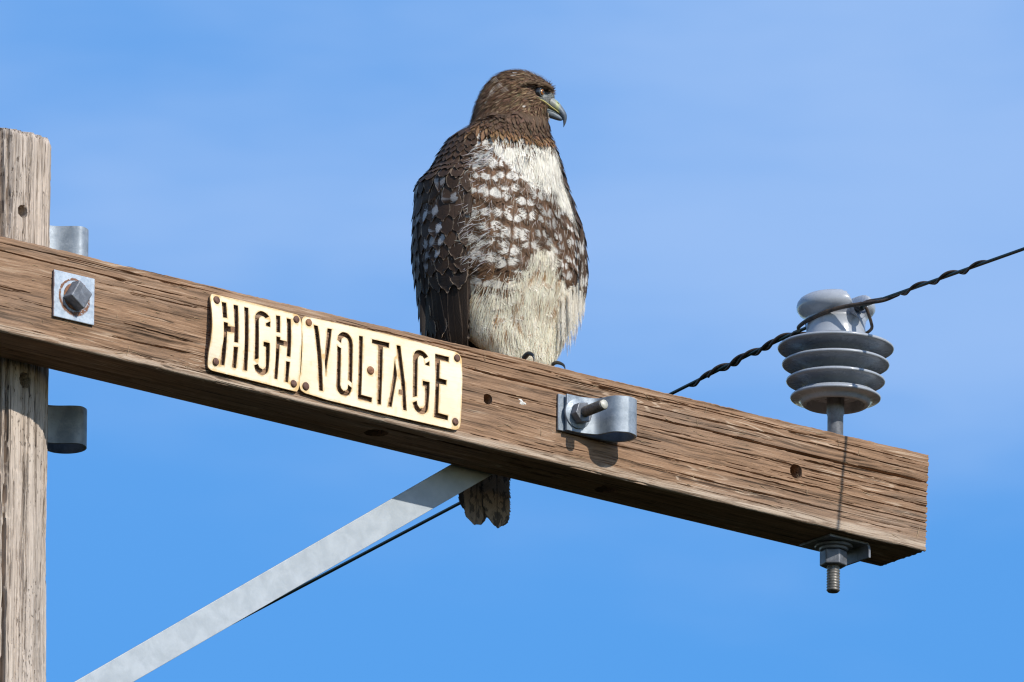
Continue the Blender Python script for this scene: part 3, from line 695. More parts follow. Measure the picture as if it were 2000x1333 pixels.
# ------------------------------------------------------------------ the stencilled sign, in two plates
def in_poly(px, py, poly):
    P = np.asarray(poly); x0, y0 = P[:, 0], P[:, 1]; x1, y1 = np.roll(x0, -1), np.roll(y0, -1)
    c = ((y0[None] > py[:, None]) != (y1[None] > py[:, None])) & (px[:, None] < (x1-x0)[None]*(py[:, None]-y0[None])/((y1-y0)[None]+1e-12)+x0[None])
    return c.sum(1) % 2 == 1
def seg_dist(px, py, poly):
    P = np.asarray(poly, float); d = np.full(len(px), 1e9)
    for a, b in zip(P, np.roll(P, -1, 0)):
        ab = b-a; t = np.clip(((px-a[0])*ab[0]+(py-a[1])*ab[1])/(ab@ab+1e-9), 0, 1)
        d = np.minimum(d, np.hypot(px-a[0]-t*ab[0], py-a[1]-t*ab[1]))
    return d
def smooth_curvy(poly, kink=38):
    """round the gently turning corners of an outline, keep the sharp ones"""
    P = np.asarray(poly, float); n = len(P); turn = []
    for i in range(n):
        a, b = P[i]-P[i-1], P[(i+1) % n]-P[i]
        turn.append(abs(math.degrees(math.atan2(a[0]*b[1]-a[1]*b[0], a@b))))
    out = []
    for i in range(n):
        j = (i+1) % n; out.append(P[i])
        if 5 < max(turn[i], turn[j]) and turn[i] < kink+12 and turn[j] < kink+12 and np.linalg.norm(P[j]-P[i]) < 30:
            p0 = P[i-1] if turn[i] < kink+12 else P[i]; p3 = P[(j+1) % n]
            # limit far neighbours
            def lim(a, b):
                d = a-b; l = np.linalg.norm(d); m = np.linalg.norm(P[j]-P[i]); return b+d*min(1, m/(l+1e-9))
            p0 = lim(p0, P[i]); p3 = lim(p3, P[j])
            for t in (0.33, 0.67):
                out.append(0.5*((2*P[i])+(P[j]-p0)*t+(2*p0-5*P[i]+4*P[j]-p3)*t*t+(3*P[i]-p0-3*P[j]+p3)*t**3))
    return np.array(out)
def bulge1(x, z):
    v = np.clip((-25-z)/140, 0, 1); u = x+755
    return 4+9.5*np.exp(-np.maximum(u, 0)/75)*np.sin(math.pi*v)+3.0*np.exp(-np.abs(x+530)/40)*np.sin(math.pi*v)
def bulge2(x, z):
    v = np.clip((-25-z)/140, 0, 1)
    return 4+5*np.exp(-np.abs(x+115)/60)*np.sin(math.pi*v)+3.5*np.exp(-np.abs(x+510)/50)*np.sin(math.pi*v)
def plate(name, outline, holes, bulge, label, nails, nail_rust, cracked):
    outline = smooth_curvy(outline, 60); holes = [smooth_curvy(h) for h in holes]
    pts = []; edges = []
    def addloop(P):
        P2 = []
        for a, b in zip(P, np.roll(P, -1, 0)):
            k = max(1, int(np.linalg.norm(b-a)/9)); P2 += [a+(b-a)*i/k for i in range(k)]
        i0 = len(pts); pts.extend([Vector(p) for p in P2]); n = len(P2)
        edges.extend([(i0+i, i0+(i+1) % n) for i in range(n)]); return np.array(P2)
    lo = addloop(outline); lh = [addloop(h) for h in holes]
    x0, z0 = outline.min(0); x1, z1 = outline.max(0)
    gxx, gzz = np.meshgrid(np.arange(x0+3, x1, 7.0), np.arange(z0+3, z1, 7.0)); gxx, gzz = gxx.ravel(), gzz.ravel()
    ok = in_poly(gxx, gzz, lo) & (seg_dist(gxx, gzz, lo) > 2.2)
    for h in lh: ok &= ~in_poly(gxx, gzz, h) & (seg_dist(gxx, gzz, h) > 2.2)
    pts.extend([Vector((a, b)) for a, b in zip(gxx[ok], gzz[ok])])
    vo, eo, fo, *_ = geometry.delaunay_2d_cdt(pts, edges, [], 0, 1e-4)
    vo = np.array([(v.x, v.y) for v in vo]); fo = np.array([f for f in fo if len(f) == 3])
    cc = vo[fo].mean(1); keep = in_poly(cc[:, 0], cc[:, 1], lo)
    for h in lh: keep &= ~in_poly(cc[:, 0], cc[:, 1], h)
    fo = fo[keep]
    dist = seg_dist(vo[:, 0], vo[:, 1], lo)
    for h in lh: dist = np.minimum(dist, seg_dist(vo[:, 0], vo[:, 1], h))
    nd = np.full(len(vo), 1e9)
    for q in nails: nd = np.minimum(nd, np.hypot(vo[:, 0]-q[0], vo[:, 1]-q[1]-(-2)))
    burn = np.clip(1-dist/3.2, 0, 1)*0.75+np.clip(1-(nd-6)/11, 0, 1)**1.5*0.95
    b0 = bulge(vo[:, 0], vo[:, 1]); th = 3.4; n = len(vo)
    Vf = np.c_[vo[:, 0], -b0-th, vo[:, 1]]; Vk = np.c_[vo[:, 0], -b0, vo[:, 1]]
    e = {}
    area = np.cross(vo[fo[:, 1]]-vo[fo[:, 0]], vo[fo[:, 2]]-vo[fo[:, 0]])
    fo[area < 0] = fo[area < 0][:, ::-1]
    for f in fo:
        for i in range(3): e[(f[i], f[(i+1) % 3])] = 1
    bd = [(a, b) for (a, b) in e if (b, a) not in e]
    # rim walls use their own (burnt) vertices
    V = np.vstack([Vf, Vk]); at = np.zeros((2*n, 3)); at[:n, 0] = burn; at[n:, 0] = 0.6
    F = [tuple(f) for f in fo]+[tuple(f[::-1]+n) for f in fo]
    rim = sorted({i for ab in bd for i in ab}); idx = {r: 2*n+2*k for k, r in enumerate(rim)}
    V = np.vstack([V]+[np.vstack([Vf[r], Vk[r]]) for r in rim]); at = np.vstack([at, np.tile([[0.6, 0.75, 0]], (2*len(rim), 1))])
    F += [(idx[a], idx[a]+1, idx[b]+1, idx[b]) for a, b in bd]
    pl = mesh_obj(name, V, F, M['sign'], smooth=False, attrs={'burn': at}, base=(vo[:, 0].mean(), -4, vo[:, 1].min()))
    tag(pl, label, 'sign', 'stencilled sign plates on the crossarm')
    for k, q in enumerate(nails):
        y = -float(bulge(np.array(q[0]), np.array(q[1])))-th
        prof = [(1.6, 2.0+y), (7.4, 0.4), (7.9, -0.8), (7.4, -2.2), (5.6, -3.2), (2.5, -3.6), (0.01, -3.7)]
        prof = [(2.0, -y-0.5)]+prof[1:]
        V0, F0 = lathe([(r, -h) for r, h in [(2.2, 8.0)]+prof[1:]], (0, 0), 22)
        tx, tz = random.uniform(-.12, .12), random.uniform(-.12, .12); sc_ = random.uniform(0.93, 1.05)
        Vn = []
        for a, b, h in V0:
            a *= sc_; b *= sc_*(1+0.03*math.sin(a+k)); Vn.append((q[0]+a, y-h-tx*a-tz*b+(0.25*math.sin(a*1.3+k)), q[1]+b))
        o = mesh_obj('nail_head', Vn, F0, M['rust2'] if k in nail_rust else M['rust'], pl); smooth_by_angle(o, 50)
    return pl
PLATE1= [(-748.0, -19.4), (-752.0, -23.1), (-754.3, -30.0), (-754.0, -52.4), (-754.6, -81.3), (-756.9, -113.4), (-759.4, -139.2), (-758.2, -162.2), (-755.4, -170.8), (-745.8, -174.6), (-643.6, -175.8), (-542.4, -177.5), (-535.6, -174.3), (-532.4, -163.5), (-532.3, -148.8), (-531.2, -102.3), (-529.3, -64.4), (-529.2, -41.6), (-531.3, -27.8), (-538.7, -21.1), (-643.5, -19.1)]
HOLES1=[
  [(-725.9, -31.9), (-714.8, -31.4), (-714.3, -63.1), (-725.6, -64.0)] ,
  [(-723.8, -72.7), (-713.1, -72.7), (-713.2, -79.4), (-695.3, -77.1), (-696.4, -59.4), (-696.5, -31.8), (-685.5, -31.3), (-685.4, -57.1), (-686.0, -83.7), (-686.1, -107.6), (-696.7, -108.2), (-696.6, -89.6), (-715.7, -91.0), (-715.8, -108.5), (-716.3, -134.3), (-717.6, -159.1), (-728.1, -159.2), (-726.8, -129.1), (-723.7, -102.7)] ,
  [(-697.4, -117.6), (-686.4, -116.5), (-687.2, -132.2), (-688.6, -159.0), (-698.8, -159.1), (-697.5, -134.2)] ,
  [(-670.0, -31.3), (-659.7, -31.1), (-660.1, -70.9), (-660.3, -108.3), (-661.2, -159.0), (-671.0, -159.3), (-670.0, -110.3), (-669.9, -72.9)] ,
  [(-643.5, -45.9), (-639.6, -38.0), (-630.3, -31.6), (-621.2, -31.7), (-612.9, -34.8), (-608.4, -39.0), (-617.3, -44.2), (-622.1, -41.5), (-628.3, -42.0), (-633.2, -46.3), (-634.5, -54.5), (-634.1, -128.8), (-644.3, -133.0)] ,
  [(-616.6, -53.8), (-605.5, -47.9), (-606.1, -59.7), (-616.2, -59.4)] ,
  [(-622.4, -92.5), (-607.0, -92.3), (-607.0, -116.5), (-608.4, -142.7), (-611.4, -152.6), (-621.3, -160.0), (-632.7, -159.4), (-642.1, -152.9), (-644.4, -144.5), (-635.5, -140.0), (-631.1, -146.2), (-622.9, -148.9), (-617.4, -144.5), (-615.5, -136.7), (-617.0, -102.0), (-622.9, -101.9)] ,
  [(-591.4, -32.9), (-581.2, -32.4), (-581.6, -66.4), (-590.9, -66.7)] ,
  [(-590.9, -75.5), (-581.4, -75.7), (-581.4, -80.8), (-565.0, -81.4), (-564.8, -56.0), (-565.1, -33.8), (-554.9, -33.7), (-554.4, -69.1), (-556.3, -111.0), (-565.2, -110.8), (-564.4, -91.6), (-582.9, -91.4), (-584.1, -121.4), (-586.4, -161.7), (-594.4, -161.4), (-592.0, -122.9)] ,
  [(-566.5, -121.4), (-557.1, -121.0), (-558.3, -137.0), (-559.7, -163.1), (-568.4, -162.5), (-566.4, -142.2)] ,
]
PLATE2= [(-513.7, -20.8), (-521.6, -21.7), (-527.4, -28.9), (-528.9, -41.5), (-527.2, -63.8), (-528.2, -101.5), (-529.5, -129.7), (-531.9, -150.5), (-531.7, -163.3), (-527.7, -171.9), (-516.2, -176.2), (-460.6, -179.6), (-312.2, -180.6), (-153.6, -179.9), (-142.4, -178.6), (-135.0, -173.1), (-132.3, -162.5), (-132.3, -110.4), (-131.3, -69.6), (-131.5, -34.5), (-136.7, -24.8), (-147.9, -20.8), (-314.2, -17.7), (-462.6, -19.4)]
HOLES2=[
  [(-498.5, -34.6), (-488.3, -34.5), (-484.6, -55.5), (-478.8, -101.2), (-473.6, -163.8), (-483.4, -164.3), (-489.3, -103.4), (-494.6, -61.3)] ,
  [(-464.3, -34.9), (-453.5, -33.9), (-459.2, -76.7), (-465.7, -113.6), (-467.2, -131.6), (-470.7, -109.0), (-470.7, -88.4)] ,
  [(-439.6, -53.2), (-437.9, -44.7), (-431.7, -37.8), (-424.2, -34.5), (-413.1, -35.8), (-404.4, -44.3), (-401.3, -55.9), (-401.5, -92.4), (-402.1, -134.1), (-411.6, -128.8), (-411.1, -82.1), (-411.8, -51.8), (-415.5, -46.1), (-423.0, -44.2), (-429.2, -48.7), (-430.4, -58.5)] ,
  [(-439.8, -65.4), (-430.3, -68.7), (-430.7, -86.0), (-431.2, -142.7), (-427.8, -150.1), (-422.8, -153.6), (-416.6, -151.6), (-412.5, -146.2), (-411.9, -139.0), (-402.4, -143.6), (-404.7, -151.7), (-410.2, -159.9), (-417.6, -162.7), (-428.7, -162.4), (-437.6, -156.0), (-441.0, -146.6), (-440.4, -108.1)] ,
  [(-385.8, -34.6), (-376.4, -34.2), (-377.4, -95.9), (-378.9, -152.9), (-352.2, -153.8), (-353.3, -163.7), (-387.4, -163.6), (-386.5, -97.7)] ,
  [(-353.6, -35.1), (-311.1, -34.8), (-311.5, -45.0), (-326.8, -45.6), (-327.2, -86.2), (-329.8, -163.7), (-338.9, -164.4), (-338.3, -88.4), (-337.9, -47.7), (-340.7, -44.2), (-353.6, -43.6)] ,
  [(-296.5, -62.1), (-295.9, -72.1), (-291.2, -97.6), (-299.2, -139.6), (-303.3, -163.3), (-313.2, -164.0), (-305.6, -128.7), (-299.9, -91.1)] ,
  [(-293.0, -35.6), (-283.1, -35.5), (-277.9, -68.6), (-271.3, -108.0), (-266.1, -163.7), (-275.3, -164.0), (-277.8, -134.5), (-286.7, -134.2), (-286.4, -124.6), (-279.0, -123.6), (-283.3, -94.0), (-289.1, -62.7)] ,
  [(-249.6, -45.9), (-245.9, -39.1), (-237.3, -35.0), (-227.4, -35.6), (-218.7, -40.0), (-214.5, -44.3), (-224.4, -50.7), (-228.6, -46.0), (-234.8, -45.5), (-239.2, -50.1), (-240.4, -61.5), (-241.3, -129.6), (-251.6, -133.6), (-251.3, -92.0), (-251.6, -51.4)] ,
  [(-221.9, -60.0), (-211.4, -52.9), (-211.4, -62.5), (-221.2, -62.3)] ,
  [(-227.6, -95.6), (-210.7, -95.5), (-210.9, -114.8), (-213.1, -145.5), (-216.0, -156.2), (-225.8, -163.1), (-238.2, -162.4), (-248.3, -154.2), (-252.2, -144.8), (-241.9, -139.2), (-239.2, -147.4), (-233.4, -153.0), (-226.1, -151.0), (-221.3, -143.0), (-221.6, -106.6), (-227.5, -105.7)] ,
  [(-197.2, -34.8), (-163.1, -35.0), (-163.8, -45.4), (-185.5, -45.9), (-186.3, -59.3), (-186.9, -82.9), (-169.4, -83.7), (-170.1, -93.6), (-187.3, -94.1), (-188.1, -140.8), (-188.2, -153.3), (-163.7, -154.3), (-164.2, -163.9), (-198.5, -163.9), (-197.3, -122.3), (-195.9, -81.5), (-197.1, -53.2)] ,
]
NAILS1= [(-738.8, -30.7), (-739.6, -155.7), (-541.7, -31.7), (-546.6, -162.5)]
NAILS2= [(-511.2, -32.4), (-516.6, -162.3), (-357.2, -99.5), (-143.3, -33.7), (-145.7, -163.0)]
plate('sign_plate', PLATE1, HOLES1, bulge1, 'left cream sign plate with stencil-cut word HIGH, bulging off the crossarm at its left edge', NAILS1, (), True)
plate('sign_plate', PLATE2, HOLES2, bulge2, 'right cream sign plate with stencil-cut word VOLTAGE nailed to the crossarm', NAILS2, (0, 2), True)

# ------------------------------------------------------------------ the hawk
HK = empty('hawk', (92, 45, 0), 'brown and white red-tailed hawk perched on the crossarm looking right', 'hawk')
# guide loft: (z, cx, cy, lateral half, fore-aft half, turn in degrees)
GD = np.array([
(620.2, 88.3, 100, 9, 12.1, 52), (618.2, 86.4, 100, 22, 25.6, 52), (613.9, 85.8, 100, 31, 38.2, 52), (606.6, 87.6, 100, 38, 52.6, 52),
(596.1, 88.6, 98.6, 44, 64.0, 52), (584.3, 87.4, 98.6, 47, 71.6, 52), (571.3, 85.4, 98.4, 49, 75.6, 52), (558.0, 81.4, 99, 50, 77.0, 52),
(544.4, 73.2, 101, 51, 73.3, 50), (531.4, 69.7, 102, 52, 74.0, 46), (516.7, 66.2, 103, 57, 74.6, 38), (502.5, 67.5, 104, 68, 82.5, 26),
(489.5, 64.6, 106, 97, 78, 12), (477.5, 60.9, 108, 111.8, 86, 4), (462.6, 60.4, 112, 120.3, 97, 0), (437.1, 59.4, 116, 132.2, 108, 0),
(406.5, 59.5, 121, 141.5, 118, 0), (375.5, 51.5, 126, 162.5, 128, 0), (346.1, 60.6, 130, 170.9, 135, 0), (301.9, 70.7, 134, 181.0, 142, 0),
(251.6, 77.0, 138, 185.1, 146, 0), (201.1, 82.0, 142, 183.5, 146, 0), (151.0, 86.6, 148, 170.6, 140, 0), (99.2, 81.2, 155, 153.8, 128, 0),
(50, 80, 166, 146, 108, 0), (0, 82, 190, 128, 44, 0), (-50, 88, 204, 96, 36, 0), (-110, 95, 215, 60, 22, 0)])[::-1]
BL = np.array([(8, 92, 78, 40, 30, 0), (20, 92, 80, 58, 40, 0), (43.3, 91, 88, 76, 48, 0), (64.9, 88, 104, 96, 66, 0), (104.7, 90, 130, 124, 96, 0),
(140, 92, 142, 144, 118, 0), (170, 87, 144, 162, 128, 0), (205, 81.5, 142, 174, 137, 0)])
HC = np.array([77.4, 100.0, 557.6])            # head centre
HF, HS = Rv, np.array([-sy, -cy, 0.0])         # the way the head looks; its side
def HP(h, z, lat=0.0): return HC*[1, 1, 0]+HF*h+HS*lat+np.array([0, 0, z])
def gp(z, T=GD):
    P = np.array([np.interp(z, T[:, 0], T[:, k]) for k in range(6)])
    if T is GD:
        acc = 0; wsum = 0
        for d, w in ((-14, .1), (-7, .2), (0, .4), (7, .2), (14, .1)):
            k = np.where(z < 560, 1, np.where(z < 596, (596-z)/36, 0)); zz = z+d*k
            acc = acc+w*np.array([np.interp(zz, T[:, 0], T[:, q]) for q in range(6)])
        P = acc
    return P
def ringpt(z, th, T=GD, inset=0.0):
    """th: angle from the bird's front (-y) towards its left (+x)"""
    P = gp(z, T); r = np.radians(P[5]); ph = th-r
    A, B = np.maximum(P[3]-inset, 1.5), np.maximum(P[4]-inset, 1.5)
    R_ = 1/np.sqrt((np.cos(ph)/B)**2+(np.sin(ph)/A)**2)
    return np.stack([P[1]+R_*np.sin(th), P[2]-R_*np.cos(th), z+0*th], -1)
# body (head, neck, trunk and trousers in one continuous skin)
zb = np.r_[np.arange(8, 205, 5.0), np.arange(205, 480, 4.0), np.arange(480, 612, 2.0), 613, 615, 617, 618.5, 619.8, 620.6]
nt_ = 128; tha = np.linspace(-math.pi, math.pi, nt_, endpoint=False)
rows = []
for z in zb:
    if z < 205: rows.append(ringpt(np.full(nt_, z), tha, BL, 0.0))
    else: rows.append(ringpt(np.full(nt_, z), tha, GD, 9.0 if z < 470 else (3.0+6*(500-z)/30 if z < 500 else 3.0)))
BV = np.array(rows)
# sculpt the head: eye socket, brow, cheek, and lumpy plumage relief on the trunk
hh = (BV-HC)@HF; lt_ = (BV-HC)@HS; zz = BV[..., 2]
for sgn in (1, -1):
    sidew = np.clip(lt_*sgn/18, 0, 1)
    dent = -8.5*np.exp(-((hh-62)/14)**2-((zz-571)/7.5)**2)
    brow_ = 5.0*np.exp(-((hh-58)/22)**2-((zz-585)/5)**2)
    cheek = 3.0*np.exp(-((hh-28)/22)**2-((zz-545)/16)**2)
    BV += (dent+brow_+cheek)[..., None]*sidew[..., None]*HS*sgn
nb = BV-np.stack([gp(zb)[1], gp(zb)[2], zb], -1)[:, None, :]; nb[..., 2] = 0; nb /= np.linalg.norm(nb, axis=-1)[..., None]+1e-9
lump = np.where(zz < 470, 1.0, 0.3)*(3.0*vnoise2(tha[None]*3.2+0*zz, zz/46, 8)+1.5*vnoise2(tha[None]*8+0*zz, zz/22, 9))
lump *= np.clip((620-zz)/40, 0, 1); BV += nb*lump[..., None]
nr = len(zb); V = np.vstack([BV.reshape(-1, 3), [[92, 78, 7], [88.3, 100, 621.0]]])
F4 = [tuple(f) for f in gridf(nr, nt_, close_m=True)]+[((i+1) % nt_, i, nr*nt_) for i in range(nt_)]+[((nr-1)*nt_+i, (nr-1)*nt_+(i+1) % nt_, nr*nt_+1) for i in range(nt_)]
hv = (V-HC)@HF; lv = (V-HC)@HS
brown, dbrown, cream = np.array([.085, .050, .030]), np.array([.035, .024, .018]), np.array([.91, .83, .68])
white, tawny, tan_ = np.array([.90, .845, .75]), np.array([.40, .21, .085]), np.array([.34, .22, .125])
vc = np.where((V[:, 2] > 455)[:, None], brown, np.where((V[:, 2] > 170)[:, None], brown*1.2, cream*0.8))
def lores_w(h, z): return np.clip(1.3-np.sqrt(((h-70)/17)**2+((z-561)/(11+0*z))**2), 0, 1)*np.where(z < 577, 1, 0)
lw = np.clip(lores_w(hv, V[:, 2])*3, 0, 1)[:, None]; vc = vc*(1-lw)+np.array([.235, .245, .235])*lw
brow_shade = np.exp(-((hv-62)/11)**2-((V[:, 2]-577)/5)**2)[:, None]*(np.abs(lv) > 8)[:, None]; vc = vc*(1-0.75*brow_shade)  # shade of the recess under the brow, painted into the skin colour
body = mesh_obj('body', V, F4, M['skin'], HK, attrs={'ca': vc})
bvh_body = BVHTree.FromPolygons(V.tolist(), F4)

# guide surface for feathers
zg = np.r_[np.arange(-110, 600, 5.0)]
GV = np.array([ringpt(np.full(nt_, z), tha, GD, 3.0) for z in zg])
gc = np.stack([gp(zg)[1], gp(zg)[2], zg], -1)[:, None, :]
# the folded wings
def wing(sgn, label):
    zw_ = np.r_[np.arange(-104, 490, 6.0)]
    rows = []
    for z in zw_:
        tf = np.interp(z, [-110, 0, 100, 250, 330, 400, 470, 490], [62, 60, 61, 62, 57, 62, 64, 80]); tb_ = np.interp(z, [-110, 460, 490], [176, 172, 120])
        if sgn > 0: tf = np.interp(z, [-110, 100, 170, 260, 400, 490], [75, 70, 60, 50, 48, 70])
        t = np.radians(np.linspace(tf, tb_, 30))*sgn
        o_ = ringpt(np.full(30, z), t, GD, 1.5); i_ = ringpt(np.full(30, z), t, GD, 15.0)
        e = np.sin(np.linspace(0.04, math.pi-.04, 30))**0.25; c_ = (o_+i_)/2
        # the wrist bump on the outer rear edge
        bmp = 3*np.exp(-((z-366)/13)**2)+2.5*vnoise(np.array([z/50+sgn]), 3)[0]
        nn = o_-i_; nn /= np.linalg.norm(nn, axis=1)[:, None]
        o2 = c_+(o_-c_)*e[:, None]+nn*bmp*e[:, None]; i2 = c_+(i_-c_)*e[:, None]
        if sgn > 0 and z < 190:
            sh = (190-z)*np.array([-0.33, 0.05, 0]); o2 = o2+sh; i2 = i2+sh
        rows.append(np.vstack([o2, i2[::-1]]))
    V = np.array(rows); n, m = V.shape[:2]; V = V.reshape(-1, 3); F = [tuple(f) for f in gridf(n, m, close_m=True)]
    F.append(tuple(range(m))); F.append(tuple((n-1)*m+k for k in range(m)))
    w = mesh_obj('wing', V, F, M['skin'], HK, attrs={'ca': np.tile(dbrown, (len(V), 1))}); w['label'] = label
    Fo = [f for f in F if len(f) == 4]
    return w, BVHTree.FromPolygons(V.tolist(), Fo), V.reshape(n, m, 3)
wingR, bvh_wr, WVr = wing(-1, 'folded dark brown wing towards the pole, in shade')
wingL, bvh_wl, WVl = wing(1, 'far folded wing showing only at the right edge of the body')

# ---------------- feathers
VS = np.array([0, .22, .44, .62, .77, .90, 1.0]); WS = np.array([.40, .78, .97, 1.0, .93, .70, .22]); US = np.array([-1, -.5, 0, .5, 1.0])
EDG = np.maximum(np.abs(US)[None, :], np.array([0, 0, 0, .2, .45, .72, 1.0])[:, None])
FQ = gridf(len(VS), len(US))
def nearest(bvh, P):
    Q = np.empty_like(P); Nn = np.empty_like(P)
    for i, p in enumerate(P):
        l, n, _, _ = bvh.find_nearest(p); Q[i] = l; Nn[i] = n
    return Q, Nn
def unit(a): return a/(np.linalg.norm(a, axis=-1, keepdims=True)+1e-9)
def feathers(bvh, pos, dirs, Lg, Wd, h0, h1, conform=1.0, droop=0.0, point=0.0, round_=0.10, cup=0.8, outc=None, side=None):
    """returns (N, 35, 3): vanes lying on the surface like roof tiles"""
    pos = np.asarray(pos, float); n = len(pos); Lg = np.broadcast_to(Lg, (n,)); Wd = np.broadcast_to(Wd, (n,))
    h0 = np.broadcast_to(h0, (n,)); h1 = np.broadcast_to(h1, (n,)); conform = np.broadcast_to(conform, (n,)); point = np.broadcast_to(point, (n,))
    Q, Nn = nearest(bvh, pos)
    if outc is not None: s = np.sign(((Q-outc)*Nn).sum(1)); s[s == 0] = 1; Nn = Nn*s[:, None]
    d = dirs-Nn*(dirs*Nn).sum(1)[:, None]; d = unit(d); sd_ = np.cross(Nn, d)
    vv = VS[None, :, None]; uu = US[None, None, :]
    ws = WS[None, :, None]*(1-point[:, None, None]*np.clip(vv-0.5, 0, 1)**1.0*1.3)
    veff = vv-round_*uu**2*vv**2
    a = (veff*Lg[:, None, None]); b = (uu*ws*Wd[:, None, None])
    P = pos[:, None, None, :]+a[..., None]*d[:, None, None, :]+b[..., None]*sd_[:, None, None, :]
    flat = P+Nn[:, None, None, :]*((h0[:, None, None]+(h1-h0)[:, None, None]*vv**1.3-cup*uu**2+0*P[..., 0])[..., None])
    flat[..., 2] -= droop*(vv**2+0*uu)
    if np.all(conform <= 0): return flat.reshape(n, -1, 3)
    Q2, N2 = nearest(bvh, P.reshape(-1, 3)); Q2 = Q2.reshape(P.shape); N2 = N2.reshape(P.shape)
    s = np.sign((N2*Nn[:, None, None, :]).sum(-1)); s[s == 0] = 1; N2 = unit(N2*s[..., None]*0.6+Nn[:, None, None, :]*0.4)
    H = (h0[:, None, None]+(h1-h0)[:, None, None]*vv**1.3-cup*uu**2)
    con = Q2+N2*(H+0*P[..., 0])[..., None]
    c = conform[:, None, None, None]
    return (con*c+flat*(1-c)).reshape(n, -1, 3)
UVT = np.array([(u, v) for v in VS for u in US])
def fattrs(n, ca, cb, pw, fray, rnd, spotv, spoth=0.95):
    k = 35; f = lambda a: np.repeat(np.broadcast_to(np.asarray(a, float), (n, np.shape(a)[-1])), k, axis=0)
    ed = np.tile(EDG.ravel(), n)
    fe = np.c_[ed, np.repeat(np.broadcast_to(fray, (n,)), k), np.repeat(rnd, k), np.repeat(np.broadcast_to(spotv, (n,)), k)]
    uv = np.tile(UVT, (n, 1)).copy()
    cb = np.broadcast_to(np.asarray(cb, float), (n, 3)); return dict(ca=f(ca), cb=f(np.c_[cb, np.broadcast_to(spoth, (n,))]), pw=f(pw), fe=fe), uv
def emit(name, P, A, uv, parent, mat=None, each=False, label=None):
    n = len(P)
    if each:
        for i in range(n):
            sl_ = slice(i*35, i*35+35)
            mesh_obj(name, P[i], FQ, mat or M['feather'], parent, uv=uv[sl_], attrs={k: a[sl_] for k, a in A.items()})
    else:
        F = (FQ[None]+(np.arange(n)*35)[:, None, None]).reshape(-1, 4)
        o = mesh_obj(name, P.reshape(-1, 3), F, mat or M['feather'], parent, uv=uv, attrs=A); tag(o, kind='stuff'); return o
def jit(c, s, n): return np.clip(np.asarray(c)[None]*(1+rng.normal(0, s, (n, 1))+rng.normal(0, s*0.25, (n, 3))), 0.004, 0.9)

# --- belly and breast: rows down the trunk
def rpix(P): return (P-np.array([0, 0, 0]))@Rv          # how far a point lies along the crossarm side view, in units
pos, Lg, Wd, ca, cb, pw, fr, cf, pt, hh1, spv, keyr, dd = [], [], [], [], [], [], [], [], [], [], [], [], []
RESTZ = lambda r: np.interp(r, [-70, -20, 20, 45, 70, 100, 130], [138, 150, 172, 236, 222, 165, 125])
zrow = 464.0; row = 0
while zrow > 60:
    fine = 1.0
    T = GD if zrow > 205 else BL
    dz = np.interp(zrow, [60, 200, 400, 480], [17, 27, 24, 19]); half = (row % 2)*0.5
    sp_ = np.interp(zrow, [60, 200, 400, 480], [24, 34, 30, 24])
    th = -78+half*9; i = 0
    while th < 150:
        t = math.radians(th+rng.normal(0, 2.2)); z = zrow+rng.normal(0, 7.0)+6*math.sin(t*5+row*1.7)
        p = ringpt(np.array([z]), np.array([t]), T, 5.0)[0]; r = rpix(p)
        rad_ = np.hypot(p[0]-gp(z, T)[1], p[1]-gp(z, T)[2]); k = 1.0 if th < 12 else 0.74
        th += math.degrees(sp_*k/max(rad_, 20))
        if zrow > 462 and abs(th) > 95: continue
        # which plumage: brown hood above, white bib, spotted belly, cream trousers
        bibl = np.interp(z-6, [325, 345, 365, 385, 410, 435, 470], [100, 66, 34, 4, -26, -52, -78]); bibr = np.interp(z, [325, 350, 380, 470], [118, 132, 150, 170])
        bib = (bibl < r+rng.normal(0, 6) < bibr) and th > -75
        W_ = sp_*k*rng.uniform(.72, .92); L_ = rng.uniform(58, 70) if k > .9 else rng.uniform(44, 54)
        rest = z < RESTZ(r)+rng.normal(0, 8)
        f_ = 0.42; conf = 1.0; point = 0.0; h_ = 7.0; sv = rng.uniform(.54, .70); h_ = 5.2
        if bib and z > 320:
            c1, c2, w4 = white*rng.uniform(.93, 1.05), brown, (0, 0, 0, 0.5 if rng.random() < .06 else 0.0); f_ = .55; L_ *= 1.15; h_ = 3.2; W_ *= 1.25
        elif rest:
            c1, c2 = cream*rng.uniform(.9, 1.1), tawny*rng.uniform(.8, 1.2); arw = rng.random() < .36; w4 = (0, 0, 0.8 if arw else 0, 0.12); f_ = .8; L_ *= .95; h_ = 7.0
        else:
            mixw = rng.uniform(.8, 1.25); c1 = np.array([.165, .090, .048])*mixw; f_ = .6; c2 = white*rng.uniform(.82, 1.0); w4 = (0.0, 1.0, 0, .5)
            if rng.random() < .09: w4 = (0.5, 0.12, 0, .4)
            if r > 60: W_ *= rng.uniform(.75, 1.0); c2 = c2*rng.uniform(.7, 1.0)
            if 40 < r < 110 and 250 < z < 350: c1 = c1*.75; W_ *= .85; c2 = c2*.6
        if th < -60: h_ = 8; f_ = .9
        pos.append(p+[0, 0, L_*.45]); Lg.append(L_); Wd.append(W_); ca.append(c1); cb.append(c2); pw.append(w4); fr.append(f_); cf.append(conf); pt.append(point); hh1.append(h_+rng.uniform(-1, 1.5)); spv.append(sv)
        dd.append((rng.normal(0, .10)+(-.35 if th < -55 and zrow < 330 else 0), rng.normal(0, .05), -1)); keyr.append(abs(th+25))
    zrow -= dz; row += 1
pos = np.array(pos); n = len(pos)
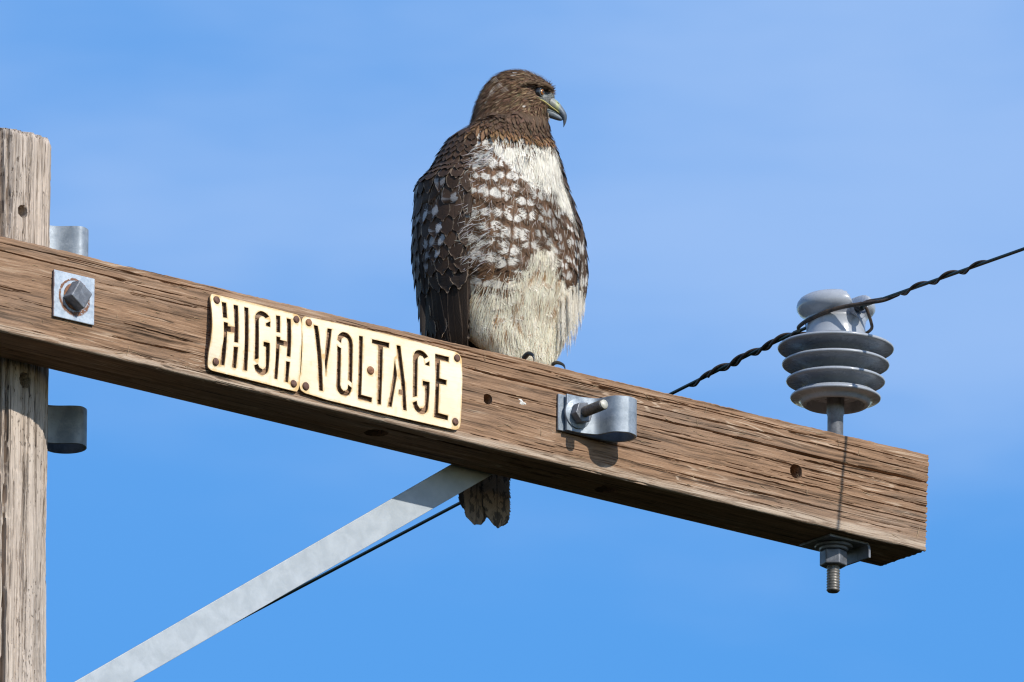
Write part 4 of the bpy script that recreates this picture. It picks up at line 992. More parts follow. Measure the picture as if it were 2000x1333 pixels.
# keep start points on the surface
P = feathers(bvh_body, pos, np.array(dd), np.array(Lg), np.array(Wd), 1.0, np.array(hh1), conform=np.array(cf), cup=0.5)
order = np.argsort(keyr); first = order[:215]; restI = order[215:]
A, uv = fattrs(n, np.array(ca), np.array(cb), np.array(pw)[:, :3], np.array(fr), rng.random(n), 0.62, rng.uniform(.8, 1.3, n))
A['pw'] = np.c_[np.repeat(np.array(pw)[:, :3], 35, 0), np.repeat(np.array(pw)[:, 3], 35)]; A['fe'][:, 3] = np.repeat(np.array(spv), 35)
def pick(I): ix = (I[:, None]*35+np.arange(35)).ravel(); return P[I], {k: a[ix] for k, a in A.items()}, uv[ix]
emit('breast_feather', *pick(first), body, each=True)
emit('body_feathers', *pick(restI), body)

# --- wing coverts, both wings
def wing_feathers(sgn, w, bvh, WV, each):
    pos, Lg, Wd, ca, cb, pw, fr, h1_, spv, dd, cfm = [], [], [], [], [], [], [], [], [], [], []
    nz_, m = WV.shape[:2]; zline = np.arange(-104, 490, 6.0)
    # secondaries and primaries first: long, overlapping, running down and back
    for k in range(13):
        a = 1+k*2.1; zt_ = 205-k*4+rng.normal(0, 4); iz = int(np.clip((zt_+104)/6, 0, nz_-1)); ia = int(np.clip(a, 0, 28)); p = WV[iz, ia]
        pos.append(p); Lg.append(225+rng.uniform(-20, 10)); Wd.append(15.5); c = dbrown*rng.uniform(.45, .8); ca.append(c); cb.append(np.array([.16, .11, .075])); pw.append((.55, 0, 0, .3)); fr.append(.06); h1_.append(4.5+2.5*(k % 2)); spv.append(.6)
        dd.append((0, 0.0, -1)); cfm.append(1.0)
    z = 476.0; row = 0
    while z > 70:
        small = z > 385; gr = z < 210
        sp_ = 15 if small else (27 if not gr else 30); dz = 13 if small else (25 if not gr else 30)
        iz = int(np.clip((z+104)/6, 0, nz_-1)); arc = WV[iz, :30]; seg = np.r_[0, np.cumsum(np.linalg.norm(np.diff(arc, axis=0), axis=1))]
        s = 4+(row % 2)*sp_*.5
        while s < seg[-1]-3:
            q = s+rng.normal(0, 2); p = np.array([np.interp(q, seg, arc[:, c]) for c in range(3)])
            Lf = rng.uniform(30, 36) if small else (rng.uniform(56, 66) if not gr else rng.uniform(66, 86)); Wf = sp_*rng.uniform(.60, .70)
            c = (np.array([.082, .047, .028]) if small else np.array([.056, .033, .021]) if not gr else np.array([.028, .020, .016]))*rng.uniform(.75, 1.25)
            e = np.array([.34, .25, .175])*rng.uniform(.6, 1.2); w4 = (.65 if small else .85, 0, 0, .3)
            frac = q/seg[-1]
            if not small and .10 < frac < .62 and rng.random() < (.46 if not gr else .26): w4 = (0.35, rng.uniform(.6, 1.0), 0, .3); e = np.array([.47, .47, .48])*rng.uniform(.6, 1.0)
            pos.append(p+[0, 0, Lf*.42]); Lg.append(Lf); Wd.append(Wf); ca.append(c); cb.append(e); pw.append(w4); fr.append(.12); h1_.append(5.0+rng.uniform(-.6, 1.8)); spv.append(rng.uniform(.60, .72)); dd.append((rng.normal(0, .05), rng.normal(0, .05), -1)); cfm.append(1.0)
            s += sp_*rng.uniform(.92, 1.08)
        z -= dz; row += 1
    pos = np.array(pos); n = len(pos); iz = np.clip(((pos[:, 2]+104)/6).astype(int), 0, nz_-1)
    cen = np.stack([gp(pos[:, 2])[1], gp(pos[:, 2])[2], pos[:, 2]], -1)
    P = feathers(bvh, pos, np.array(dd), np.array(Lg), np.array(Wd), 0.8, np.array(h1_), conform=1.0, cup=0.6, outc=cen, round_=.14)
    A, uv = fattrs(n, np.array(ca), np.array(cb), np.array(pw)[:, :3], np.array(fr), rng.random(n), 0.62, rng.uniform(.9, 1.5, n))
    # only one lobe of each covert is pale: shift the vane coordinate
    A['pw'] = np.c_[A['pw'], np.repeat(np.array(pw)[:, 3], 35)]; A['fe'][:, 3] = np.repeat(np.array(spv), 35)
    lobes = rng.random(n) < .72; uvx = uv.reshape(n, 35, 2); uvx[lobes, :, 0] = np.where(uvx[lobes, :, 0] < 0, uvx[lobes, :, 0]*.12, uvx[lobes, :, 0]); uv = uvx.reshape(-1, 2)
    if not each: emit('covert_feathers', P, A, uv, w); return
    th_ = np.arctan2(pos[:, 0]-cen[:, 0], -(pos[:, 1]-cen[:, 1])); vis = np.degrees(np.abs(th_+math.radians(75)))
    order = np.argsort(vis); order = order[order >= 13]
    A_ = lambda I: (P[I], {k: a[(I[:, None]*35+np.arange(35)).ravel()] for k, a in A.items()}, uv[(I[:, None]*35+np.arange(35)).ravel()])
    emit('flight_feather', *A_(np.arange(13)), w, each=True)
    emit('covert_feather', *A_(order[:165]), w, each=True)
    if len(order) > 165: emit('covert_feathers', *A_(order[165:]), w)
wing_feathers(-1, wingR, bvh_wr, WVr, True); wing_feathers(1, wingL, bvh_wl, WVl, False)

# --- tail
tl = empty('tail', (105, 215, 60)); tl.parent = HK; tl.location = Vector((105-92, 215-45, 60))*U; tl['_u'] = [105., 215., 60.]
tf = [(92, 232, 98, -274, 33, 0), (147, 226, 150, -270, 36, 1), (104, 240, 112, -246, 26, 2), (78, 243, 84, -244, 22, 3), (128, 246, 132, -250, 26, 4), (158, 244, 160, -232, 18, 5)]
for x0, yy, x1, zt_, wd, k in tf:
    pts_ = []; vs = np.r_[0, .3, .55, .75, .85, .91, .95, .98, 1.0]; wsv = np.array([.6, .95, 1, 1, 1.0, .97, .90, .78, .55]); us = np.linspace(-1, 1, 9)
    Pt = []; at_e = []
    for v_, w_ in zip(vs, wsv):
        for u_ in us:
            x = 105+(x0-105)*(1-v_)*0.6+(x1-105)*v_+u_*w_*wd*(1 if v_ > .3 else .8); z = 60+(zt_-60)*(v_-0.03*u_*u_*v_*v_)+(2.5*vnoise(np.array([u_*3.1+k*7]), 4)[0]+1.5*vnoise(np.array([u_*9+k*7]), 6)[0] if v_ > .93 else 0)
            Pt.append((x+2*math.sin(v_*3+k), 196+(yy-196)*min(1, v_*1.6)+2.2*u_*u_+1.0, z)); at_e.append((max(abs(u_), 1.0 if v_ == 1 else v_**6*.7)))
    n = len(Pt); base = np.array([.26, .19, .135]) if k in (0, 1) else np.array([.085, .062, .046])
    at = dict(ca=np.tile(base*(1.25 if k == 1 else 1), (n, 1)), cb=np.tile([.20, .15, .11], (n, 1)), pw=np.c_[np.tile([.4, 0, 0], (n, 1)), np.full(n, .5)], fe=np.c_[np.array(at_e), np.full(n, .10), np.full(n, .13*k), np.full(n, .6)])
    uvt = [(u_, v_*2) for v_ in vs for u_ in us]
    mesh_obj('tail_feather', Pt, gridf(len(vs), len(us)), M['tail'], tl, uv=uvt, attrs=at)

# --- hood: small feathers over the head and neck
def flow(P):
    h = (P-HC)@HF; lat = (P-HC)@HS; z = P[:, 2]
    k = np.clip((z-500)/60, 0, 1)[:, None]; top = np.clip((z-590)/22, 0, 1)[:, None]
    ch = np.clip((556-z)/20, 0, 1)[:, None]
    d = -HF*(0.15+0.95*k)-np.array([0, 0, 1.0])*(1.0-0.45*k-0.35*top)+HS*(0.25*k*np.sign(lat)[:, None])
    return unit(d)
def tri_sample(V, F4, n, zlo, zhi):
    T = []
    for f in F4:
        T.append((f[0], f[1], f[2]));
        if len(f) == 4: T.append((f[0], f[2], f[3]))
    T = np.array(T); cz = V[T][:, :, 2].mean(1); T = T[(cz > zlo) & (cz < zhi)]
    a, b, c = V[T[:, 0]], V[T[:, 1]], V[T[:, 2]]; ar = np.linalg.norm(np.cross(b-a, c-a), axis=1); I = rng.choice(len(T), n, p=ar/ar.sum())
    r1_, r2_ = rng.random((2, n, 1)); r1_ = np.sqrt(r1_); return a[I]*(1-r1_)+b[I]*r1_*(1-r2_)+c[I]*r1_*r2_
S = tri_sample(V, F4, 3800, 454, 622)
h_, z_, l_ = (S-HC)@HF, S[:, 2], (S-HC)@HS
keep = (lores_w(h_, z_) < .25) & ~((h_ > 40) & (h_ < 68) & (z_ > 560) & (z_ < 580)) & ~((h_ > 66) & (z_ < 576) & (z_ > 540)) & ~((z_ < 500) & (h_ < -68))
S = S[keep]; h_, z_, l_ = h_[keep], z_[keep], l_[keep]; n = len(S); D = flow(S)+rng.normal(0, .09, (n, 3))
size = np.interp(z_, [465, 500, 540, 600], [1.9, 1.55, 1.1, .85])*np.where(h_ > 35, .62, 1)*rng.uniform(.8, 1.2, n)
cA = jit(np.array([.165, .095, .054]), .22, n); lightp = np.where((h_ > 10), .34, .16)
sel = rng.random(n) < lightp; cA[sel] = jit(tan_*.62, .3, sel.sum())
selw = rng.random(n) < np.where(h_ < -20, .045, .012); cA[selw] = jit([.62, .58, .52], .1, selw.sum())
low_ = (z_ < 488) & (h_ > -60); cB = jit(tan_*.8, .3, n)
P = feathers(bvh_body, S, D, 15*size, 3.3*size, .4, 2.4+rng.uniform(0, 1.6, n), conform=.85, cup=.3, point=.55, outc=np.array([75., 103, 540]))
A, uv = fattrs(n, cA, cB, np.c_[np.where(rng.random(n) < .35, .8, .15), np.zeros((n, 2))], .5, rng.random(n), .6); A['pw'] = np.c_[A['pw'], np.repeat(rng.uniform(.2, .8, n), 35)]
emit('hood_feathers', P, A, uv, body)
# tawny-tipped collar falling over the white bib
n = 430; th = np.radians(rng.uniform(-80, 74, n)); hi_ = rng.uniform(0, 1, n); z0 = 484-12*hi_+30*(1-hi_)+8*vnoise(th*4.3, 6)+np.clip(np.degrees(th), 0, 60)*.30
S = ringpt(z0, th, GD, 5.0); rr = rpix(S)
D = np.stack([rng.normal(0, .28, n)-.15*np.sin(th+.3), np.zeros(n), -np.ones(n)], -1)
P = feathers(bvh_body, S, D, rng.uniform(24, 44, n), rng.uniform(3.6, 6.4, n), 4.0, rng.uniform(8.5, 12, n), conform=.95, point=.62, cup=.4)
A, uv = fattrs(n, np.where(((hi_ > .72) & (rng.random(n) < .6))[:, None], jit([.26, .145, .07], .15, n), jit([.135, .080, .048], .15, n)), jit(tawny*.9, .2, n), np.c_[np.where(hi_ > .6, .8, 0.), np.zeros(n), np.where(hi_ > .6, 1., 0.)], .45, rng.random(n), .6); A['pw'] = np.c_[A['pw'], np.full(n*35, .35)]
uv = uv.copy(); emit('collar_feathers', P, A, uv, body)

# --- long loose feathers hanging at the far flank, and thigh fringe
def hang(spec, name, parent=body):
    spec = np.array([s[:6] for s in spec], float); n = len(spec)
    pos = spec[:, :3]; Vt = []
    VV = VS[None, :, None]; sdv = unit(np.array([Rv+np.array([0, 0, 0.0])]*n)); 
    for i, (x, y, z, ln, wd, lean) in enumerate(spec):
        b = []
        for v_, w_ in zip(VS, np.array([.6, .9, 1, .85, .62, .34, .05])):
            for u_ in US:
                q = np.array([x, y, z])+Rv*(u_*w_*wd+lean*v_**1.5*ln)+np.array([0, 0, -ln*v_*(1-.02*u_*u_)])-Fv*(1.0*(1-u_*u_)); b.append(q)
        Vt.append(b)
    return np.array(Vt)
def at_r(r, z, back): return np.array([0, 0, z])+Rv*r-HS*0+np.array([sy, cy, 0])*back       # back: away along the head's far side
# silhouettes at the right-hand flank (distance along Rv, height)
fl = [(134, 296, 92, 6.5, .02), (139, 258, 84, 6, .0), (141, 225, 82, 7, -.0), (132, 240, 96, 7, .0), (138, 196, 76, 6, -.03), (136, 212, 110, 6.5, -.05), (128, 190, 118, 6.5, -.02), (121, 182, 128, 6, .02), (113, 170, 120, 6.5, .03), (132, 168, 86, 5, .03), (106, 160, 130, 6, .02),
      (99, 150, 112, 6.5, .02), (118, 150, 92, 4.5, .02), (140, 170, 62, 4.5, -.02), (92, 136, 94, 6.5, .03), (124, 140, 60, 4.0, .07), (110, 140, 100, 4.5, .04), (88, 120, 90, 6, .0)]
sp_ = []; 
for r, z, ln, wd, lean in fl:
    c = gp(z)[1:3]; bk = np.array([c[0], c[1], 0])@np.array([sy, cy, 0])+rng.uniform(-20, 10); p = at_r(r, z, bk-18 if z > 175 else bk-45); sp_.append((*p, ln, wd, lean))
P = hang(sp_, 'x'); n = len(P)
cAh = np.where((np.array([f[1] for f in fl]) > 215)[:, None], np.array([.10, .062, .04]), cream*.92); cBh = np.where((np.array([f[1] for f in fl]) > 215)[:, None], white*.85, np.array([.30, .15, .07]))
A, uv = fattrs(n, cAh, cBh, np.c_[np.zeros(n), (np.array([f[1] for f in fl]) > 215)*1.0, (np.array([f[1] for f in fl]) <= 215)*.8], .75, rng.random(n), .45); A['pw'] = np.c_[A['pw'], np.full(n*35, .5)]
emit('flank_feather', P, A, uv, body, each=True)
# dark feather seen between the legs and the flank
P = hang([(*at_r(74, 118, 150), 112, 8.5, -.01), (*at_r(66, 112, 152), 104, 7, .0), (*at_r(80, 104, 156), 90, 5, .0)], 'x'); n = len(P)
A, uv = fattrs(n, dbrown*.8, brown, np.array([.3, 0, 0]), .2, rng.random(n), .6); A['pw'] = np.c_[A['pw'], np.full(n*35, .3)]
emit('wing_tip_feather', P, A, uv, wingL, each=True)

# loose dark tips standing off the wing's rear edge
P = hang([(*at_r(-184, 296, 60), 128, 6, .075), (*at_r(-180, 236, 70), 96, 5, .10), (*at_r(-176, 150, 80), 110, 6, .02)], 'x'); n = len(P)
A, uv = fattrs(n, dbrown*.5, dbrown, np.array([.3, 0, 0]), .1, rng.random(n), .6); A['pw'] = np.c_[A['pw'], np.full(n*35, .3)]
emit('wing_tip_feather', P, A, uv, wingR, each=True)
# --- down and loose barbs as real hair-thin blades
def hairs(bvh, S, D, Lg, w, h0, h1, col, name, parent, curl=.15, outc=None, conform=.7, clump=0):
    n = len(S); Lg = np.broadcast_to(Lg, (n,)); Q, Nn = nearest(bvh, S)
    if outc is not None: s = np.sign(((Q-outc)*Nn).sum(1)); s[s == 0] = 1; Nn = Nn*s[:, None]
    d = unit(D-Nn*(D*Nn).sum(1)[:, None]); sd_ = np.cross(Nn, d); tt = np.linspace(0, 1, 5)
    bend = rng.normal(0, curl, n)
    C_ = Q[:, None]+d[:, None]*(Lg[:, None]*tt[None])[..., None]+sd_[:, None]*(bend[:, None]*Lg[:, None]*tt[None]**2)[..., None]
    Q2, N2 = nearest(bvh, C_.reshape(-1, 3)); Q2 = Q2.reshape(C_.shape)
    hgt = (np.broadcast_to(h0, (n,))[:, None]+(np.broadcast_to(h1, (n,))-np.broadcast_to(h0, (n,)))[:, None]*tt[None])[..., None]*Nn[:, None]
    C_ = Q2*conform+C_*(1-conform)+hgt
    ww = np.broadcast_to(w, (n,))[:, None]*np.array([1, 1, .85, .6, .08])[None]
    A_ = C_+sd_[:, None]*ww[..., None]/2; B_ = C_-sd_[:, None]*ww[..., None]/2
    Vv = np.stack([A_, B_], 2).reshape(n, 10, 3); F = gridf(5, 2); F = (F[None]+(np.arange(n)*10)[:, None, None]).reshape(-1, 4)
    o = mesh_obj(name, Vv.reshape(-1, 3), F, M['down'], parent, attrs={'ca': np.repeat(np.broadcast_to(col, (n, 3)), 10, 0)}); return tag(o, kind='stuff')
V_, F_ = V, F4
# trousers: dense cream down, sweeping down and a little outwards
S = tri_sample(V_, F_, 19000, 20, 235); rr = rpix(S); th = np.arctan2(S[:, 0]-100, -(S[:, 1]-120))
kp = (np.degrees(th) > -100) & (S[:, 2] < RESTZ(rr)+4+rng.normal(0, 13, len(S))); S = S[kp]; rr = rr[kp]; n = len(S)
D = np.stack([np.interp(rr, [-80, 0, 60, 140], [-.55, -.12, .05, .18]), -.1*np.ones(n), -np.ones(n)], -1)+rng.normal(0, .10, (n, 3))+np.stack([.34*vnoise2(rr/17, S[:, 2]/34, 71), 0*rr, 0*rr], -1)
col = jit(cream*1.03, .07, n); s_ = rng.random(n) < .04; col[s_] = jit([.42, .27, .14], .2, s_.sum()); ac = np.stack([rng.uniform(-78, 128, 34), rng.uniform(55, 215, 34)], -1)
dA = np.abs(rr[:, None]-ac[None, :, 0])*1.0+np.abs(S[:, 2][:, None]-ac[None, :, 1])*.55; s_ = dA.min(1) < 5.2; col[s_] = jit([.46, .28, .14], .15, s_.sum())
s_ = rng.random(n) < .012; col[s_] = jit([.22, .16, .11], .2, s_.sum())
hairs(bvh_body, S, D, rng.uniform(20, 42, n), rng.uniform(.4, .9, n), 4.5, 6.6+rng.uniform(0, 3.0, n), col, 'trouser_down', body)
# bib: fine white barbs
S = tri_sample(V_, F_, 5500, 318, 470); rr = rpix(S); kp = (rr > np.interp(S[:, 2], [325, 365, 385, 410, 435, 470], [112, 45, 12, -12, -38, -60])) & (S[:, 1] < 150); S = S[kp]; n = len(S)
D = np.stack([rng.normal(.02, .12, n), 0*S[:, 0], -np.ones(n)], -1)
hairs(bvh_body, S, D, rng.uniform(18, 36, n), rng.uniform(.5, 1.1, n), 3.6, 5.2+rng.uniform(0, 1.2, n), jit(white*1.03, .02, n), 'bib_down', body)
# thin dark shaft lines on the bib
n = 22; zq = rng.uniform(400, 455, n); S = ringpt(zq, np.radians(rng.uniform(-50, 40, n)), GD, 3); D = np.stack([rng.normal(.0, .1, n)-.25, 0*zq, -np.ones(n)], -1)
hairs(bvh_body, S, D, rng.uniform(12, 26, n), 1.4, 9.5, 11.5, jit(brown, .2, n), 'shaft_streaks', body, curl=.03)
# ruffled barbs breaking over the wing's front edge
n = 330; zq = rng.choice([418, 396, 352, 296, 262, 238, 206, 190], n, p=[.14, .14, .05, .09, .15, .17, .16, .10])+rng.normal(0, 8, n); S = ringpt(zq, np.radians(rng.uniform(-62, -44, n)), GD, 4)
D = np.stack([-.95+rng.normal(0, .22, n), .15+0*zq, -.55+rng.normal(0, .22, n)], -1)
patch = rng.random(n) < np.where(zq > 350, .75, .42)
col = np.where(patch[:, None], jit([.60, .58, .55], .15, n), jit([.12, .08, .055], .25, n))
hairs(bvh_body, S, D, rng.uniform(11, 27, n), rng.uniform(.5, 1.0, n), 6, 12+rng.uniform(0, 7, n), col, 'ruffled_barbs', body, conform=.3)
# light loose barbs on the belly scallops
S = tri_sample(V_, F_, 2600, 200, 400); kp = (S[:, 1] < 190); S = S[kp]; n = len(S); D = np.stack([rng.normal(-.08, .25, n), 0*S[:, 0], -np.ones(n)], -1)
hairs(bvh_body, S, D, rng.uniform(9, 20, n), rng.uniform(.35, .7, n), 7.5, 10+rng.uniform(0, 3, n), np.where((rng.random(n) < .5)[:, None], jit([.62, .58, .52], .12, n), jit([.16, .10, .06], .2, n)), 'belly_barbs', body, curl=.25)
# head hair-feathers: fine tan and dark streaks
S = tri_sample(V_, F_, 6500, 458, 621); h_, z_ = (S-HC)@HF, S[:, 2]; kp = (lores_w(h_, z_) < .2) & ~((h_ > 42) & (h_ < 74) & (z_ > 559) & (z_ < 581)) & ~((h_ > 66) & (z_ < 576) & (z_ > 540)); S = S[kp]; h_ = h_[kp]; n = len(S)
col = jit([.155, .090, .052], .25, n); s_ = rng.random(n) < np.where(h_ > 20, .58, np.where(h_ > 0, .35, .2)); col[s_] = jit([.38, .265, .16], .25, s_.sum())
hairs(bvh_body, S, flow(S)+rng.normal(0, .14, (n, 3)), rng.uniform(6, 15, n)*np.where(h_ > 30, .7, 1), rng.uniform(.5, 1.1, n), 3.2, 4.6+rng.uniform(0, 1.5, n), col, 'hood_barbs', body, outc=np.array([75., 103, 540]))
# grey bristles over the lores
S = tri_sample(V_, F_, 5200, 546, 576); h_, z_, l_ = (S-HC)@HF, S[:, 2], (S-HC)@HS; kp = (lores_w(h_, z_) > .15) & ~((h_ < 62) & (z_ > 562)); S = S[kp]; n = len(S)
hairs(bvh_body, S, HF[None]*.5+rng.normal(0, .5, (n, 3))+np.array([0, 0, -.5]), rng.uniform(3, 7, n), .6, .6, 2.0, np.where((rng.random(n) < .3)[:, None], jit([.05, .05, .05], .2, n), jit([.36, .37, .35], .2, n)), 'lore_bristles', body, outc=np.array([75., 103, 540]))
# brow and forehead tufts that break the outline
SV, SF, SCc = [], [], []
def blade(p, q, w, c):
    p, q = np.array(p), np.array(q); s = np.array([0, 0, 1.0])*w if abs((q-p)[2]) < np.linalg.norm(q-p)*.7 else Rv*w; i = len(SV); m = (p+q)/2+np.array([0, 0, .6])
    SV.extend([p-s, p+s, m+s*.7, m-s*.7, q+s*.05, q-s*.05]); SF.extend([(i, i+1, i+2, i+3), (i+3, i+2, i+4, i+5)]); SCc.extend([c]*6)
for k in range(46):
    t = rng.uniform(0, 1); h0_, z0_ = np.interp(t, [0, .5, 1], [66, 76, 81]), np.interp(t, [0, .5, 1], [594, 584, 572]); lat = rng.uniform(-16, 22)
    blade(HP(h0_-2, z0_, lat), HP(h0_+rng.uniform(1, 7), z0_+rng.uniform(4, 12)*(1-t*.6), lat+rng.normal(0, 2)), rng.uniform(.5, 1.0), [.07, .042, .026] if rng.random() < .7 else [.25, .17, .10])
for k in range(40):   # nape and crown
    t = rng.uniform(0, 1); h0_ = np.interp(t, [0, .3, .6, 1], [-12, -48, -66, -78]); z0_ = np.interp(t, [0, .3, .6, 1], [617, 595, 560, 508])
    blade(HP(h0_, z0_, rng.uniform(-16, 16)), HP(h0_-rng.uniform(6, 13), z0_-rng.uniform(2, 14)*(.3+t), rng.uniform(-16, 16)), rng.uniform(.8, 1.8), [.06, .038, .026])
for k in range(70):   # chin
    h0_, z0_ = rng.uniform(56, 70), rng.uniform(520, 533)
    blade(HP(h0_, z0_, rng.uniform(-9, 16)), HP(h0_+rng.uniform(-5, 5), z0_-rng.uniform(9, 18), rng.uniform(-9, 16)), rng.uniform(.45, .9), [.50, .42, .33] if rng.random() < .55 else [.07, .045, .03])
for (h0_, z0_, l0, dh, dz_, w_) in [(-38, 578, 33, -9, -13, 1.5), (-42, 571, 34, -8, -17, 1.3), (-50, 560, 30, -7, -20, 1.4), (-56, 548, 27, -5, -16, 1.0), (-8, 527, 52, -2, -16, 1.3), (-20, 522, 52, -2, -15, 1.2), (-34, 520, 48, -3, -13, 1.0), (2, 519, 54, 1, -13, 1.0), (-26, 585, 36, -10, -7, 1.2), (-14, 575, 42, -10, -6, 1.0), (16, 512, 56, 2, -14, 1.1), (-48, 530, 38, -3, -13, 1.0), (-34, 600, 24, -9, -8, 1.5)]:
    for q_ in range(4): blade(HP(h0_+q_*1.5, z0_-q_*2.3, l0+4), HP(h0_+dh*1.3+q_*1.3, z0_+dz_*1.2-q_*1.9, l0+4), w_*.36, [.58, .50, .42])
blade(HP(-2, 618.5, 8), HP(-30, 615.5, 6), 3.2, [.085, .05, .03]); blade(HP(2, 619, 4), HP(-24, 617.5, 3), 2.4, [.11, .065, .04])
o = mesh_obj('head_tufts', SV, SF, M['down'], body, attrs={'ca': SCc}); tag(o, kind='stuff')

# --- eye, brow, beak
def eye(sgn):
    c = HP(50.0, 568.5, 31.5*sgn); ax = unit(HS*sgn*.56+HF*.83+np.array([0, 0, -.06])); r = 9.6
    q = Vector(ax).to_track_quat('Z', 'Y').to_matrix(); Vv, Cc = [], []
    for i in range(25):
        a = math.pi*i/24*.62
        for k in range(32):
            b = 2*math.pi*k/32; p = Vector((math.sin(a)*math.cos(b), math.sin(a)*math.sin(b), math.cos(a)+(.06 if a < .75 else 0)*math.cos(a*2)))*r
            Vv.append(c+np.array(q @ p)); d = math.degrees(a)
            Cc.append([.004, .004, .004] if d < 17 else ([.30, .115, .035] if d < 24 else ([.36, .15, .05] if d < 37 else ([.02, .018, .016] if d < 46 else [.035, .035, .037]))))
    o = mesh_obj('eye', Vv, [tuple(f) for f in gridf(25, 32, close_m=True)], M['eye'], HK, attrs={'ca': Cc})
    ring = [c+np.array(q @ Vector((math.cos(a)*r*.74*(1.0), math.sin(a)*r*.86, r*.64))) for a in np.linspace(0, 2*math.pi, 30)]
    Vv, Ff = tube(ring, 1.1, 8, caps=False); o2 = mesh_obj('eyelid', Vv, Ff, M['skin'], o, attrs={'ca': np.tile([.13, .135, .135], (len(Vv), 1))})
    br_ = catmull([HP(22, 580, 43*sgn), HP(36, 582.5, 45.5*sgn), HP(50, 583.5, 44*sgn), HP(62, 582, 38*sgn), HP(71, 580, 28*sgn), HP(76, 578, 18*sgn)], 5)
    rr_ = np.interp(np.linspace(0, 1, len(br_)), [0, .25, .6, .85, 1], [1.5, 3.4, 4.4, 3.8, 1.5]); Vv, Ff = tube(br_, rr_, 12)
    mesh_obj('brow', Vv, Ff, M['skin'], HK, attrs={'ca': np.tile([.10, .062, .036], (len(Vv), 1))})
    S_ = []; 
    SVb, SFb, Cb = [], [], []
    for k in range(300):
        i = rng.integers(0, len(br_)-1); p = br_[i]; nrm_ = unit(HS*sgn+np.array([0, 0, rng.uniform(-.7, 1.1)])); a0 = p+nrm_*(rr_[i]-.4); d = unit(-HF+HS*sgn*.25+np.array([0, 0, rng.uniform(-.3, .25)])); ln = rng.uniform(5, 11); w = rng.uniform(.4, .8); s = np.array([0, 0, w]); j = len(SVb)
        m = a0+d*ln*.5+nrm_*1.0; e_ = a0+d*ln+nrm_*.6; SVb += [a0-s, a0+s, m+s*.7, m-s*.7, e_+s*.05, e_-s*.05]; SFb += [(j, j+1, j+2, j+3), (j+3, j+2, j+4, j+5)]; Cb += [([.30, .21, .13] if rng.random() < .5 else [.075, .045, .028])]*6
    tag(mesh_obj('brow_barbs', SVb, SFb, M['down'], body, attrs={'ca': Cb}), kind='stuff')
eye(1); eye(-1)
def beak_part(name, top, bot, th, colf, n=30, m=22):
    top = catmull(top, 6); bot = catmull(bot, 6); ss = np.linspace(0, 1, n)
    f = lambda Q: np.stack([np.interp(ss, np.linspace(0, 1, len(Q)), Q[:, k]) for k in (0, 1)], -1)
    T_, B_ = f(top), f(bot); t = np.interp(ss, *th); Vv = []; Cc = []
    for i in range(n):
        c = (T_[i]+B_[i])/2; e = (T_[i]-B_[i])/2
        for k in range(m):
            a = 2*math.pi*k/m; up = math.sin(a); w = math.cos(a); w = math.copysign(abs(w)**.85, w)*(1-.25*max(up, 0)**2)
            h, z = c+e*up; Vv.append(HP(h, z, w*t[i])); Cc.append(colf(h, z, w, up))
    F = [tuple(f_) for f_ in gridf(n, m, close_m=True)]+[tuple(range(m)), tuple((n-1)*m+k for k in range(m))]
    return mesh_obj(name, Vv, F, M['beak'], HK, attrs={'ca': Cc})
cere, horn, hornd = np.array([.38, .40, .17]), np.array([.15, .18, .215]), np.array([.045, .052, .065])
def upc(h, z, w, up):
    f = 1/(1+math.exp(-((h-90.5)+(z-552)*-.18)/1.1)); c = cere*(1-f)+horn*f
    lg_ = 1/(1+math.exp((h-83.5)/1.2)); c = c*(1-lg_)+np.array([.26, .27, .25])*lg_
    g = np.clip((h-96)/8+(535-z)/40, 0, 1); c = c*(1-g*.75)+hornd*g*.75
    if up < -.72 and h < 90: c = np.array([.50, .46, .16])
    return c
bk = beak_part('upper_beak', [(62, 574), (74, 570), (82, 563.6), (87.4, 558.9), (93.4, 552.2), (99.5, 543.3), (104.1, 533.9), (105, 526), (103.3, 516.6), (98.8, 507.1)],
   [(56, 551), (64, 547.5), (71, 544.3), (76, 541.6), (82.5, 538), (89.6, 533), (94.6, 527.8), (97.2, 521.2), (98.0, 513.4), (98.2, 507)], ([0, .25, .5, .75, .93, 1], [17, 14, 10.5, 6.5, 2.6, .4]), upc)
beak_part('lower_beak', [(58, 548), (71.4, 544), (80, 540), (87.6, 534.6), (93.6, 529), (96.8, 524)], [(56, 536), (66, 528), (76.6, 524.4), (84.6, 521.8), (91.7, 520.4), (96.5, 521.4)],
   ([0, .4, .8, 1], [12, 8.8, 5.6, 2.5]), lambda h, z, w, up: np.array([.15, .175, .185])*np.clip(1-(h-70)/40, .3, 1)+np.array([.05, .07, .10])*np.clip((h-74)/20, 0, 1))
for sgn in (1, -1):
    g_ = catmull([HP(51, 551.5, 41*sgn), HP(58, 550, 36*sgn), HP(66, 547.2, 26*sgn), HP(76, 542.6, 15.0*sgn), HP(84, 538.2, 10.4*sgn), HP(89, 534.6, 8*sgn)], 5)
    Vv, Ff = tube(g_, np.interp(np.linspace(0, 1, len(g_)), [0, .3, 1], [1.0, 1.6, .6]), 8); mesh_obj('gape_edge', Vv, Ff, M['beak'], HK, attrs={'ca': np.tile([.52, .44, .16], (len(Vv), 1))})
    Vv, Ff = lathe([(.01, 1.2), (1.6, .9), (2.6, 0), (1.6, -.9), (.01, -1.2)], (0, 0), 16)
    nq = Vector(unit(HS*sgn+HF*.45)).to_track_quat('Z', 'Y').to_matrix()
    mesh_obj('nostril', [HP(87.0, 552.6, 8.6*sgn)+np.array(nq @ Vector((a, b*1.1, c))) for a, b, c in Vv], Ff, M['claw'], HK)

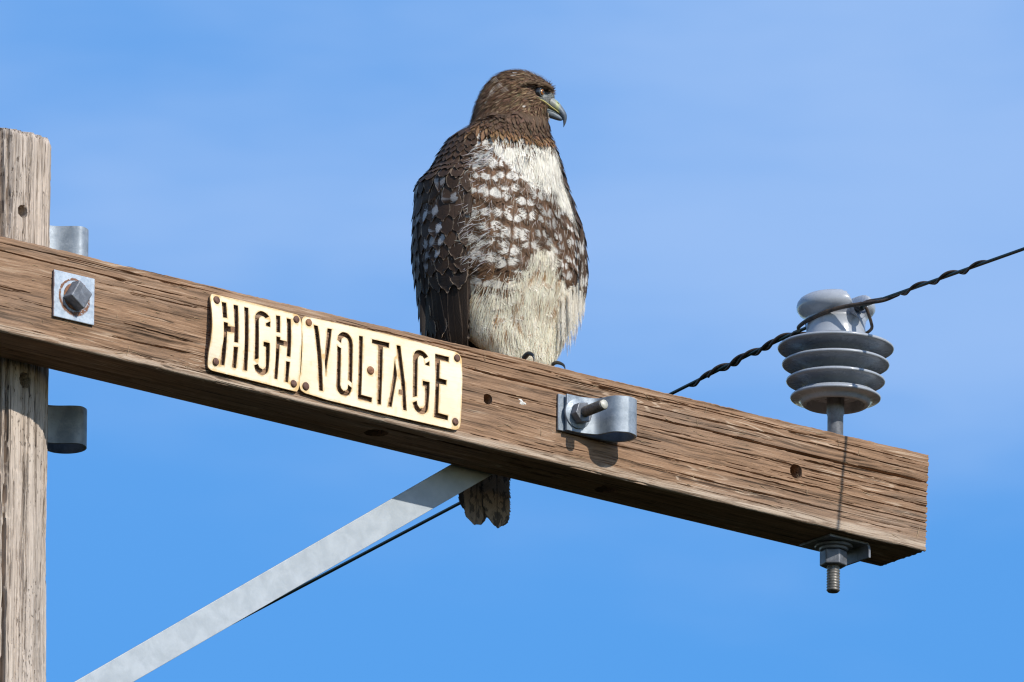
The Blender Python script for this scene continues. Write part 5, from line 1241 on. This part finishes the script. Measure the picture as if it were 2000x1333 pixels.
# --- feet
for x0, offs in ((57, 0.0), (135, 0.0)):
    ft = empty('foot', (x0, 60, 0)); ft.parent = HK; ft.location = Vector((x0-92, 60-45, 0))*U; ft['_u'] = [float(x0), 60., 0.]
    Vv, Ff = tube(catmull([(x0-4, 78, 52), (x0-2, 70, 26), (x0, 62, 11)], 4), np.linspace(13, 9.5, 9), 12); mesh_obj('shank', Vv, Ff, M['toe'], ft)
    for k, (dx, front) in enumerate(((0, True), (-24, True), (25, True), (3, False))):
        if front:
            tip = np.array((x0+dx, 34.0, 14.0)) if k == 0 else np.array((x0+dx, 46.0, 8.0))
            if k == 0 and x0 == 135: tip = np.array((135.0, 46.0, 13.5))
            pts = [(x0+dx*.2, 64, 10), (x0+dx*.6, 50, 10.5), tuple(tip)]
            if k == 0:
                cl = [(57, 36.4, 12), (57, 28.5, 18.6), (57, 17.3, 20.2), (57, 5.9, 13.4), (57, 1.5, 1.5)] if x0 == 57 else [(135, 47.7, 17), (135, 34.8, 20.0), (135, 21.9, 17.0), (135, 8, 9.2), (135, 1.5, -1.5)]
                rads = [5.0, 5.4, 4.6, 2.9, .5] if x0 == 57 else [3.6, 3.9, 3.5, 2.5, .5]
            else: cl = [tuple(tip), tuple(tip+[0, -9, 2]), tuple(tip+[0, -17, -2]), tuple(tip+[0, -22.5, -8])]; rads = [3.8, 3.4, 2.2, .5]
        else:
            pts = [(x0, 66, 10), (x0+1, 92, 9), (x0+dx, 108, 8)]; cl = [(x0+dx, 108, 8), (x0+dx, 118, 10), (x0+dx, 128, 6), (x0+dx, 133, 1)]; rads = [3.6, 3.2, 2.1, .4]
        c_ = catmull(pts, 5); Vv, Ff = tube(c_, 6.2+.8*np.sin(np.linspace(0, 9, len(c_))), 12); toe = mesh_obj('toe', Vv, Ff, M['toe'], ft)
        c_ = catmull(cl, 6); Vv, Ff = tube(c_, np.interp(np.linspace(0, 1, len(c_)), np.linspace(0, 1, len(rads)), rads), 12); mesh_obj('talon', Vv, Ff, M['claw'], ft)
for o in list(bpy.data.objects):
    if '_u' in o.keys(): del o['_u']
